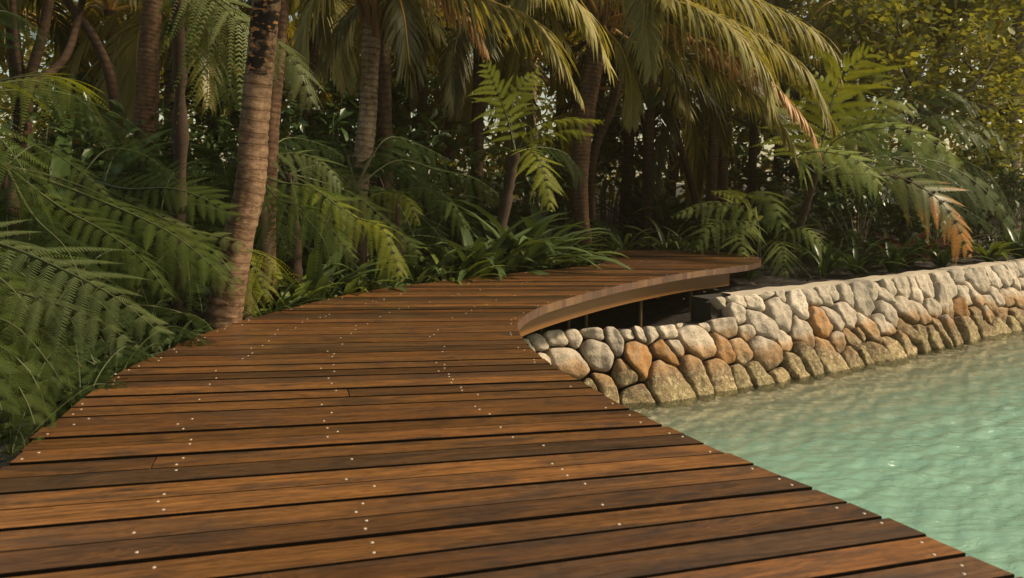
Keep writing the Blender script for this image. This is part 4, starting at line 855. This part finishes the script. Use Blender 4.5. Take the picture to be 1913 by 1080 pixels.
# ---- shared meshes for repeats
CACHE = {}
FV = [[(0, 0, 0), (.35, 0, .32), (.75, .05, .38), (1.1, .08, .12)], [(0, 0, 0), (.25, 0, .48), (.6, -.06, .75), (1.0, -.1, .62)],
      [(0, 0, 0), (.4, 0, .18), (.8, -.05, .05), (1.05, -.08, -.3)], [(0, 0, 0), (.2, .02, .55), (.45, .05, .95), (.8, .05, 1.0)]]
PV = [[(0, 0, 0), (.7, 0, .55), (1.6, .1, .45), (2.4, .2, -.45)], [(0, 0, 0), (.5, 0, .8), (1.3, -.1, 1.2), (2.3, -.2, .8)],
      [(0, 0, 0), (.6, 0, .15), (1.1, .05, -.4), (1.3, .1, -1.4)], [(0, 0, 0), (.3, .05, 1.0), (.7, .1, 1.9), (1.5, .1, 2.3)]]
def shared_frond(kind, v, mat):
    k = (kind, v, mat)
    if k not in CACHE:
        if kind == 'fern': g_ = fern_frond(FV[v], .30, npin=22, npl=11, droop=.45, seed=50 + v); rb = 'rachis_green'
        else: g_ = palm_frond(PV[v], .75, n=52, droop=[.9, .7, 1.2, .5][v], seed=70 + v, wid=.042, seg=4); rb = 'rachis_green' if mat != 'palm_back' else 'rachis_gold'
        (V, Q, a), (rv, rq) = g_
        CACHE[k] = mesh_np(kind + '_frond', np.vstack([V, rv]), np.vstack([Q, rq + len(V)]), [M[mat], M[rb]], {n: np.concatenate([x, np.zeros(len(rv))]) for n, x in a.items()}, np.concatenate([np.zeros(len(Q)), np.ones(len(rq))]))
    return CACHE[k]
def put_fronds(root, kind, n, mat, off, sc, tilt=0.25, vs=(0, 1, 2, 3)):
    a0 = random.random() * 6.28
    for i in range(n):
        f = link('frond', shared_frond(kind, random.choice(vs), mat), root, off)
        f.rotation_euler = (random.gauss(0, .12), random.gauss(0, tilt), a0 + i * 2.39996); s_ = sc * random.uniform(.8, 1.15); f.scale = (s_, s_, s_)
def bush_fern(label, px, Y, sc, mat='fern_dark', n=11, h=0.0, group=None):
    p = gpt(px, Y); r = thing('fern', label, 'fern', p, group); put_fronds(r, 'fern', n, mat, (0, 0, h), sc)
def back_palm(label, tp, Y, r_, tmat='trunk_dark', mat='palm_back', n=10, sc=1.0, group='palms deeper in the jungle', vs=(0, 0, 1, 2, 3)):
    """tp: trunk picture points from foot to crown"""
    P = [at(p[0], p[1], Y) for p in tp]; base = gpt(tp[0][0], Y, 0 if Y > 20 else -.2)
    r = thing('palm_tree', label, 'palm tree', base, group)
    add_trunk(r, [base] + P[1:], [r_ * 1.2, r_, r_ * .9], tmat, base, seed=nseed())
    put_fronds(r, 'palm', n, mat, tuple(P[-1] - base), sc, .2, vs)
BP = [ # label, trunk px, Y, radius, trunk mat, frond mat, scale
 ('tall reddish palm trunk left of the leaning trunk, rising out of the top edge', [(262, 420), (270, 220), (288, -40), (300, -330)], 9.5, .105, 'trunk_red', 'palm', 1.1),
 ('thin dark trunk touching the tall reddish trunk on its right', [(284, 420), (289, 200), (297, -60), (305, -300)], 10.4, .05, 'trunk_dark', 'palm', 1.0),
 ('pale leaning palm trunk between the reddish trunk and the charred trunk', [(310, 400), (318, 190), (328, 60)], 13, .09, 'trunk_pale', 'palm_back', 1.2),
 ('golden backlit palm in the upper left behind the reddish trunk', [(230, 420), (220, 200), (205, 20)], 14.5, .11, 'trunk_dark', 'palm_back', 1.35),
 ('palm at the far left with its dark crown cut by the picture edge', [(40, 420), (35, 200), (20, 30)], 12.5, .10, 'trunk_dark', 'palm_dark', 1.2),
 ('palm with a golden crown directly left of the charred trunk top', [(390, 420), (400, 200), (395, -20)], 13.5, .10, 'trunk_dark', 'palm_back', 1.3),
 ('palm with grey drooping fronds between the charred trunk and the ringed palm', [(560, 420), (575, 200), (590, 40)], 12, .09, 'trunk_dark', 'palm', 1.0),
 ('dark trunk standing just right of the ringed palm', [(722, 420), (718, 200), (715, -60), (712, -260)], 10, .085, 'trunk_dark', 'palm_dark', 1.1),
 ('straight dark palm trunk under the dry pinkish frond', [(790, 420), (788, 200), (786, 20)], 12.5, .085, 'trunk_dark', 'palm_back', 1.15),
 ('slender near black palm trunk right of the dry pinkish frond', [(888, 430), (892, 250), (896, 80)], 11.5, .085, 'trunk_dark', 'palm_dark', 1.0),
 ('distant golden palm behind the slim tree fern', [(985, 420), (990, 280), (995, 120)], 16, .10, 'trunk_pale', 'palm_back', 1.3),
 ('dark trunk leaning beside the dark trunked palm on its right', [(1104, 470), (1106, 300), (1145, 190), (1165, 60)], 12, .075, 'trunk_dark', 'palm_back', 1.1),
 ('short dark palm with a full crown left of centre right, thin straight trunk', [(1206, 490), (1210, 330), (1213, 205)], 12.6, .085, 'trunk_dark', 'palm_dark', 1.0),
 ('brown palm trunk between the dark trunked palm and the short dark palm', [(1166, 470), (1172, 320), (1180, 170)], 14, .095, 'trunk_dark', 'palm_back', 1.15),
 ('dark bare trunk leaning left beneath the coppery frond', [(1322, 450), (1285, 320), (1255, 225), (1235, 130)], 13.2, .055, 'trunk_dark', 'palm_dark', .9),
 ('ringed brown trunk, left one of the close pair beneath the long fronds', [(1322, 480), (1330, 350), (1334, 210)], 13.5, .09, 'trunk_red', 'palm_dark', 1.0),
 ('ringed brown trunk, right one of the close pair beneath the long fronds', [(1350, 480), (1350, 350), (1350, 190)], 14, .10, 'trunk_red', 'palm_dark', 1.1),
 ('palm with a dark crown behind the low fern rosette', [(1402, 470), (1404, 360), (1408, 240)], 14.5, .08, 'trunk_dark', 'palm_dark', 1.0),
 ('hazy palm trunk above the tall gold fern frond', [(1588, 420), (1594, 200), (1600, 30)], 16, .085, 'trunk_pale', 'palm_back', 1.2),
 ('pale palm trunk at the right edge behind the ferns', [(1884, 400), (1890, 300), (1903, 100), (1915, -120)], 13.5, .13, 'trunk_pale', 'palm_back', 1.25),
 ('far golden palm left of the ringed palm crown', [(650, 420), (645, 250), (640, 60)], 18, .11, 'trunk_dark', 'palm_back', 1.5),
 ('far golden palm showing between the two dark trunks near the centre', [(840, 420), (840, 250), (838, 90)], 18.5, .11, 'trunk_dark', 'palm_back', 1.5),
 ('far golden palm showing left of the dark trunked palm', [(1045, 430), (1045, 300), (1048, 170)], 20, .12, 'trunk_dark', 'palm_back', 1.5),
 ('far golden palm above the strap leaves beyond the deck end', [(1250, 440), (1255, 330), (1262, 230)], 20, .12, 'trunk_dark', 'palm_back', 1.4),
 ('far palm at the upper left between the far left crown and the golden palm', [(120, 420), (118, 250), (110, 60)], 17, .11, 'trunk_dark', 'palm_back', 1.4),
 ('far palm filling the gap under the orange tipped frond palms', [(1450, 430), (1455, 300), (1460, 140)], 18, .11, 'trunk_dark', 'palm_back', 1.5),
 ('far palm behind the leafy shrub at the upper right', [(1740, 400), (1745, 200), (1750, 40)], 19, .12, 'trunk_pale', 'palm_back', 1.5)]
for (lab, tp, Y_, r_, tm, fm, sc) in BP: back_palm(lab, tp, Y_, r_, tm, fm, sc=sc, **(dict(n=8, vs=(0, 1, 3)) if fm == 'palm_dark' and tp[0][0] > 1000 else {}))
for (px, py, Y_, lab) in ((80, 100, 9, 'dark crooked tree with a forked trunk at the far left'), (205, 160, 9.8, 'dark bare trunk leaning right across the upper left corner')):
    b = gpt(px + (40 if px > 100 else -40), Y_); r = thing('jungle_tree', lab, 'tree', b)
    if px < 100: ch = [[b, at(50, 200, Y_), at(80, 60, Y_), at(105, -60, Y_)], [at(50, 200, Y_), at(30, 80, Y_), at(20, -60, Y_)], [at(58, 160, Y_), at(120, 110, Y_ + .3), at(150, 20, Y_ + .5), at(165, -60, Y_)]]
    else: ch = [[b, at(215, 200, Y_), at(185, 90, Y_), at(125, 0, Y_), at(80, -90, Y_)]]
    vs, qs, c_ = [], [], 0
    for k, p in enumerate(ch):
        P, L = curve(p, 40); v, q = tube(P, np.linspace(.085 if k == 0 else .05, .045 if k == 0 else .03, 40), 9); vs.append(v); qs.append(q + c_); c_ += len(v)
    link('trunk', mesh_np('trunk', np.vstack(vs) - b, np.vstack(qs), M['trunk_dark'], smooth=True, uv=np.vstack(vs)[:, [0, 2]]), r)

# ---- strap leaved plants
def strap_mesh(seed, mat, n=26, ln=.6, wd=.045, up=.5):
    r = np.random.default_rng(seed); V, Q, var, c = [], [], [], 0
    for i in range(n):
        az = r.uniform(0, 6.283); el = r.uniform(.85, 1.5); L = ln * r.uniform(.65, 1.15); w_ = wd * r.uniform(.7, 1.2); k = 9
        d = np.array([math.cos(az) * math.cos(el), math.sin(az) * math.cos(el), math.sin(el)]); side = np.array([-math.sin(az), math.cos(az), 0.0]); p = np.array([math.cos(az), math.sin(az), 0]) * .03
        bend = r.uniform(1.1, 2.6); tw = r.normal(0, .25)
        for j in range(k):
            t = j / (k - 1); hw = w_ * .5 * min(1, .45 + 2 * t) * (1 - t ** 3) + .001
            sd = side + np.array([0, 0, tw * t]); n_ = np.cross(nrm(d), sd)
            V += [p - sd * hw + n_ * hw * .35, p, p + sd * hw + n_ * hw * .35]; d = nrm(d + np.array([math.cos(az) * .12, math.sin(az) * .12, -bend * (.25 + t) / k])); p = p + d * L / (k - 1)
            var += [r.random() * .2 + .4 + .2 * (i % 3 - 1)] * 3
            if j: a = c + (j - 1) * 3; b = a + 3; Q += [[a, a + 1, b + 1, b], [a + 1, a + 2, b + 2, b + 1]]
        c += 3 * k
    var = np.clip(var, 0, 1)
    return mesh_np('strap_leaf_plant', np.array(V), np.array(Q), M[mat], dict(var=var, tip=np.zeros(len(V))), smooth=True)
SM = {}
def strap(label, px, Y, sc, mat='strap', kind='strap', zoff=0.0, group='strap leaved plants edging the boardwalk', cat='strap plant'):
    v = random.randrange(4); k = (kind, v, mat)
    if k not in SM: SM[k] = strap_mesh(200 + v, mat, *{'strap': (30, .62, .042), 'wide': (20, .55, .085), 'tall': (22, 1.1, .10), 'lily': (26, .78, .07), 'grass': (60, .45, .018)}[kind])
    o = link('strap_leaf_plant', SM[k], None, gpt(px, Y, -0.24 + zoff)); o.rotation_euler = (0, 0, random.random() * 6.28); o.scale = (sc, sc, sc * random.uniform(.9, 1.1)); tag(o, label, cat, group)
for a in [
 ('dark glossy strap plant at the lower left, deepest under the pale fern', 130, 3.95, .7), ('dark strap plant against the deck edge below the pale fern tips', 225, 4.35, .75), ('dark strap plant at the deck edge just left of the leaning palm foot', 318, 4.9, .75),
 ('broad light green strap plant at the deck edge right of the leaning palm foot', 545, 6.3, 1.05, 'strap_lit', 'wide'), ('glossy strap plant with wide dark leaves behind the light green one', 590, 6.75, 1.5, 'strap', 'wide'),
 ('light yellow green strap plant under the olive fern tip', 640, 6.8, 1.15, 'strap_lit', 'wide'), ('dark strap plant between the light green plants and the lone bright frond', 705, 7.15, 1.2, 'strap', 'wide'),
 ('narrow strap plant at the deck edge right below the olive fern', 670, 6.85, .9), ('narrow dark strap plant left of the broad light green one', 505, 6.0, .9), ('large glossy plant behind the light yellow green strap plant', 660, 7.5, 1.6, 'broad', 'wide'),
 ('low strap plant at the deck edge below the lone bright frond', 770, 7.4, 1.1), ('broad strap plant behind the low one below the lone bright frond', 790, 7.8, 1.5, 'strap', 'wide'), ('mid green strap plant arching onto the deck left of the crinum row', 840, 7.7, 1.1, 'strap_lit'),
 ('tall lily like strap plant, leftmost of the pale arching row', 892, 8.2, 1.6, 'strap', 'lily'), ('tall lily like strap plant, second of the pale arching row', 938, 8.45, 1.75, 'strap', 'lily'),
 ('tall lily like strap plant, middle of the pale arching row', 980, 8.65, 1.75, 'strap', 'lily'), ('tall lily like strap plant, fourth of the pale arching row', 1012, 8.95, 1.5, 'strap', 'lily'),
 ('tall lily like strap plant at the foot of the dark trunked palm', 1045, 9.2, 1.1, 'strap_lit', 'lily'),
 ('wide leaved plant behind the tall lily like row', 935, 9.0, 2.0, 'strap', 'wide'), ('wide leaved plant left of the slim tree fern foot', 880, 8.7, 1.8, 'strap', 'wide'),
 ('wide leaved plant behind the lily row and before the dark trunked palm', 1020, 9.5, 2.0, 'strap', 'wide'), ('tall dark strap plant beyond the deck end, left of the thin dark trunk', 1165, 11.9, 1.3), ('tall dark strap plant beyond the deck end, right of the thin dark trunk', 1245, 11.8, 1.3),
 ('grey green strap plant with curved leaves at the far deck edge', 1290, 11.6, 1.1), ('tall dark paddle leaved plant behind the short dark palm', 1200, 13.6, 1.5, 'broad', 'tall'), ('tall dark paddle leaved plant left of the leaning bare trunk', 1255, 13.0, 1.5, 'broad', 'tall'),
 ('tall dark paddle leaved plant between the bare trunk and the trunk pair', 1300, 13.0, 1.4, 'broad', 'tall'), ('tall paddle leaved plant right of the trunk pair', 1390, 12.6, 1.4, 'broad', 'tall'), ('tall paddle leaved plant behind the low fern rosette', 1440, 11.9, 1.3, 'broad', 'tall'),
 ('small leafy plant tucked between the deck tip and the wall top', 1400, 9.35, .5, 'strap', 'wide'), ('dark plant on the wall top right of the deck tip', 1540, 9.7, .9, 'broad', 'lily'), ('dark plant on the wall top below the pale middle frond', 1600, 9.9, .9, 'broad', 'lily'),
 ('shadowed plant on the wall top left of the orange tip', 1665, 10.1, 1.0, 'broad', 'lily'), ('reddish leaved plant in the shade below the orange tipped frond', 1690, 10.7, 1.5, 'red_leaf', 'wide'), ('shadowed plant on the wall top right below the orange tip', 1760, 10.5, 1.0, 'broad', 'lily'),
 ('green plant on the wall top near the right edge', 1850, 11.2, 1.1, 'strap_lit', 'wide'), ('green plant at the right picture edge above the wall', 1905, 11.6, 1.2, 'broad', 'lily'), ('paddle leaved plant with upright dark leaves at the upper left', 110, 7.6, 2.2, 'broad', 'tall'),
 ('paddle leaved plant with upright dark leaves left of the tall reddish trunk', 190, 8.2, 2.2, 'broad', 'tall')]: strap(*a)

# ---- leafy shrubs
def shrub_mesh(seed, mat, n=420, rad=.7, hgt=1.4, leaf=.10):
    r = np.random.default_rng(seed); nb = 16
    cen = np.stack([r.normal(0, rad * .45, nb), r.normal(0, rad * .45, nb), hgt * r.uniform(.2, 1, nb)], 1)
    k = r.integers(0, nb, n); p = cen[k] + r.normal(0, rad * .2, (n, 3)); p[:, 2] = np.abs(p[:, 2]); az = r.uniform(0, 6.28, n); el = r.normal(-.15, .5, n); L = leaf * r.uniform(.7, 1.4, n)
    d = np.stack([np.cos(az) * np.cos(el), np.sin(az) * np.cos(el), np.sin(el)], 1); s = nrm(np.cross(d, Z + 0.3 * r.standard_normal((n, 3)))); u = np.cross(s, d)
    w_ = L * .24; e = lambda a: a[:, None]
    V = np.stack([p, p + d * e(L * .3) - s * e(w_) + u * e(w_ * .3), p + d * e(L * .45), p + d * e(L * .3) + s * e(w_) + u * e(w_ * .3), p + d * e(L * .72) - s * e(w_ * .7) + u * e(w_ * .1), p + d * e(L) - u * e(L * .12), p + d * e(L * .72) + s * e(w_ * .7) + u * e(w_ * .1)], 1)
    i = np.arange(n)[:, None] * 7; Q = np.vstack([i + np.array([0, 1, 4, 2]), i + np.array([0, 2, 6, 3]), i + np.array([2, 4, 5, 6])])
    sv, sq, c = [], [], 0
    for b in cen:
        v, q = tube(np.array([[b[0] * .1, b[1] * .1, -.05], [b[0] * .4, b[1] * .4, b[2] * .5], b]), [.016, .011, .005], 5); sv.append(v); sq.append(q + c); c += len(v)
    return mesh_np('foliage', V.reshape(-1, 3), Q, M[mat], dict(var=np.repeat(r.random(n), 7), tip=np.zeros(n * 7))), mesh_np('stems', np.vstack(sv), np.vstack(sq), M['branch'])
SH = {}
def shrub(label, px, Y, sc, mat='broad', kind='mid', group='leafy shrubs filling the jungle floor', py=None):
    v = random.randrange(3); k = (kind, v, mat)
    if k not in SH: SH[k] = shrub_mesh(300 + v, mat, *{'mid': (520, .75, 1.5, .13), 'small': (700, .35, .5, .055), 'big': (700, 1.0, 2.6, .22)}[kind])
    p = gpt(px, Y); r = thing('leafy_shrub', label, 'shrub', p, group); r.rotation_euler = (0, 0, random.random() * 6.28); r.scale = (sc,) * 3
    link('foliage', SH[k][0], r); link('stems', SH[k][1], r)
for a in [
 ('small leaved shrub at the deck edge beside the dark trunked palm', 1112, 9.75, 1.0, 'broad', 'small'), ('small leaved shrub just left of the one beside the dark trunked palm', 1072, 9.3, .8, 'broad', 'small'),
 ('leafy shrub behind the charred trunk on its right', 590, 9.2, 1.15), ('leafy shrub between the charred trunk and the ringed palm', 625, 10.4, 1.35), ('leafy shrub left of the tall reddish trunk', 215, 9.0, 1.2), ('leafy shrub at the far left behind the yellow green frond', 60, 8.6, 1.2),
 ('leafy shrub right of the tall reddish trunk', 340, 9.4, 1.15), ('leafy shrub behind the charred trunk on its left', 420, 9.8, 1.2), ('leafy shrub right of the ringed palm', 760, 10.6, 1.2), ('leafy shrub under the slender near black trunk', 850, 11.2, 1.2),
 ('leafy shrub behind the slim tree fern', 1000, 12.2, 1.0), ('large leaved shrub far behind the ringed palm', 700, 13.5, 1.1, 'broad', 'big'), ('large leaved shrub far behind the charred trunk', 480, 13.0, 1.1, 'broad', 'big'), ('large leaved shrub far at the left', 150, 12.5, 1.1, 'broad', 'big'),
 ('large leaved shrub behind the dark trunked palm', 1130, 14.5, .9, 'broad', 'big'), ('large leaved shrub behind the ringed trunk pair', 1400, 15, .9, 'broad', 'big'), ('large leaved shrub behind the big spreading tree fern', 1560, 14, 1.0, 'broad', 'big'), ('large leaved shrub behind the low right ferns', 1800, 14, 1.0, 'broad', 'big'),
 ('leafy shrub in the dark gap below the big tree fern', 1600, 10.9, .8), ('leafy shrub in the dark gap right of the big tree fern', 1740, 11.2, .9), ('leafy shrub at the right edge above the wall', 1870, 12.2, .9)]: shrub(*a)
for a in [('filler fern far left behind the pale corner fern', -60, 5.2, 1.2), ('shaded fern under the dark fern at the left', 90, 5.6, 1.2), ('shaded fern left of the charred trunk foot', 250, 6.2, 1.15), ('shaded fern behind the broad upswept fern', 330, 7.2, 1.2), ('shaded fern just behind the leaning trunk', 430, 7.6, 1.2),
 ('shaded fern far left in the second row', 20, 7.2, 1.3), ('shaded fern left of the reddish trunk foot', 180, 7.8, 1.3), ('shaded fern between charred and ringed palms', 590, 8.6, 1.25), ('shaded fern at the foot of the ringed palm', 690, 9.0, 1.25), ('shaded fern under the dark trunk right of the ringed palm', 790, 9.4, 1.2),
 ('shaded fern under the slim tree fern on its left', 870, 10, 1.2), ('shaded fern behind the crinum row', 1000, 11, 1.1), ('shaded fern right of the big tree fern trunk', 1600, 11.6, 1.2), ('shaded fern at the far right in the second row', 1820, 12.6, 1.2), ('shaded fern behind the low rosette', 1480, 11.4, 1.1)]: bush_fern(*a, group='shaded ferns in the undergrowth')
for a in [('low fern hugging the deck edge at the lower left, nearest the viewer', 20, 3.35, 0.50, 'fern_dark'), ('low fern hugging the deck edge below the pale fern tips', 150, 3.75, 0.44, 'fern_dark'), ('low fern at the deck edge between the pale fern tips and the dark strap plant', 205, 4.25, 0.48, 'fern_dark'),
 ('low fern at the deck edge left of the leaning palm foot', 290, 4.75, 0.48, 'fern_dark'), ('small fern tucked behind the leaning palm foot', 385, 5.7, 0.52, 'fern_dark'), ('dense dark fern in the second row at the lower left', 40, 4.4, .9, 'fern_dark'), ('dense dark fern in the second row below the dark long tipped fern', 190, 5.2, .9, 'fern_dark')]: bush_fern(*a, group='low ferns along the left deck edge')
# ---- leafy tree at the upper right
b = gpt(1690, 12.2); r = thing('leafy_tree', 'round leaved tree with pale twisting branches in the upper right corner', 'tree', b); Yt = 12.0
BR = [([(1690, 420), (1698, 240), (1720, 215), (1722, 160), (1760, 110), (1790, 40)], .06), ([(1722, 175), (1690, 130), (1680, 70), (1670, 0)], .035), ([(1722, 215), (1780, 190), (1830, 150), (1870, 90)], .045), ([(1790, 186), (1850, 200), (1900, 180)], .03),
      ([(1760, 110), (1830, 60), (1880, -10)], .028), ([(1712, 150), (1745, 90), (1730, 20)], .025), ([(1700, 235), (1660, 200), (1670, 140), (1640, 90)], .03), ([(1680, 80), (1620, 50), (1580, 10)], .025), ([(1830, 150), (1800, 100), (1810, 30)], .025), ([(1730, 218), (1690, 235), (1640, 235)], .025)]
vs, qs, c_, tips = [], [], 0, []
for k, (pp, rd) in enumerate(BR):
    P = [at(x, y, Yt + .35 * math.sin(k * 1.7 + j * .6) * min(1, j)) for j, (x, y) in enumerate(pp)]
    if k == 0: P[0] = b
    Cv, L = curve(P, 40); Cv = Cv + rng.normal(0, .006, Cv.shape); v, q = tube(Cv, np.linspace(rd, rd * .35, 40), 8); vs.append(v - b); qs.append(q + c_); c_ += len(v); tips.append(Cv[18:])
link('trunk', mesh_np('trunk', np.vstack(vs), np.vstack(qs), M['branch'], smooth=True), r)
def leaf_cloud(cen, spread, n, leaf, seed, asp=.30):
    r_ = np.random.default_rng(seed); k = r_.integers(0, len(cen), n); p = cen[k] + r_.normal(0, 1, (n, 3)) * spread; az = r_.uniform(0, 6.28, n); el = r_.normal(-.1, .55, n); L = leaf * r_.uniform(.6, 1.35, n)
    d = np.stack([np.cos(az) * np.cos(el), np.sin(az) * np.cos(el), np.sin(el)], 1); s = nrm(np.cross(d, Z + .35 * r_.standard_normal((n, 3)))); u = np.cross(s, d); e = lambda a: a[:, None]; w_ = L * asp
    V = np.stack([p, p + d * e(L * .3) - s * e(w_) + u * e(w_ * .25), p + d * e(L * .75) - s * e(w_ * .75), p + d * e(L), p + d * e(L * .75) + s * e(w_ * .75), p + d * e(L * .3) + s * e(w_) + u * e(w_ * .25)], 1)
    i = np.arange(n)[:, None] * 6; return V.reshape(-1, 3), np.vstack([i + np.array([0, 1, 2, 3]), i + np.array([0, 3, 4, 5])]), dict(var=np.repeat(r_.random(n), 6), tip=np.zeros(n * 6))
cn = np.array([at(rng.uniform(1500, 2050), rng.uniform(-160, 190), Yt + rng.uniform(-.9, 1.4)) for _ in range(46)] + [at(x, y, Yt + rng.uniform(-.4, .8)) for x, y in ((1860, 250), (1890, 210), (1840, 300), (1780, 200), (1900, 280), (1820, 170))])
V, Q, A_ = leaf_cloud(cn, np.array([.26, .3, .2]), 7000, .115, 61, .34); link('crown', mesh_np('crown', V - b, Q, M['broad_gold'], A_), r)
# ---- far jungle, one mass
cs = []
for k in range(1200):
    Yf = rng.uniform(17, 34); px = rng.uniform(-700, 2600); top = 5.5 + 5.0 * (0.5 + 0.5 * math.sin(px * .006 + Yf)) + (3 if px > 900 else 0)
    z = rng.uniform(0, top)
    if px > 1350 and z > 3 and rng.random() < .15: continue
    cs.append([(px - 956) / F * Yf, Yf, z])
V, Q, A_ = leaf_cloud(np.array(cs), np.array([.8, .8, .55]), 76000, .36, 62, .2)
tag(link('distant_jungle', mesh_np('distant_jungle', V, Q, M['far'], A_)), 'golden green mass of far jungle foliage behind every palm', 'jungle', kind='stuff')

# ---- humid air between the trees
hv = G('humid_air'); hv.t.nodes.remove(hv.b); pv = hv.n("ShaderNodeVolumePrincipled"); pv.inputs['Color'].default_value = (1.0, 0.86, 0.58, 1); pv.inputs['Density'].default_value = 0.0012; pv.inputs['Anisotropy'].default_value = 0.25
hv.l(pv.outputs[0], hv.out.inputs['Volume'])
x0, x1, y0, y1, z0, z1 = -130, 130, -40, 160, -4.0, 26
hm = mesh_np('haze', np.array([[x, y, z] for z in (z0, z1) for x, y in ((x0, y0), (x1, y0), (x1, y1), (x0, y1))], float), np.array([[3, 2, 1, 0], [4, 5, 6, 7], [0, 1, 5, 4], [1, 2, 6, 5], [2, 3, 7, 6], [3, 0, 4, 7]]), hv.m)
tag(link('haze', hm), kind='stuff')

# ---- fallen leaves on the soil
n = 9000; lx, ly = rng.uniform(-6.5, 7.5, n), rng.uniform(1.5, 14, n)
ok = ~inside(lx, ly, np.vstack([Ls, Rs[::-1]])) & (sdist(lx, ly) < -0.55); lx, ly = lx[ok], ly[ok]; n = len(lx)
az = rng.uniform(0, 6.28, n); L = rng.uniform(.03, .10, n); d = np.stack([np.cos(az), np.sin(az), rng.normal(0, .2, n)], 1); sd_ = np.stack([-np.sin(az), np.cos(az), rng.normal(0, .25, n)], 1); p = np.stack([lx, ly, np.full(n, -0.20) + rng.uniform(-.03, .02, n)], 1); e = lambda a: a[:, None]
V = np.stack([p, p + d * e(L * .5) - sd_ * e(L * .2), p + d * e(L), p + d * e(L * .5) + sd_ * e(L * .2)], 1).reshape(-1, 3)
M['litter'] = leaf_mat('leaf_litter', (0.018, 0.010, 0.006), (0.075, 0.042, 0.02), 0.05, 0.7)
tag(link('leaf_litter', mesh_np('leaf_litter', V, np.arange(4 * n).reshape(-1, 4), M['litter'], dict(var=np.repeat(rng.random(n), 4), tip=np.zeros(4 * n)))), 'brown fallen leaves covering the dark soil beside the boardwalk', 'leaf litter', kind='stuff')
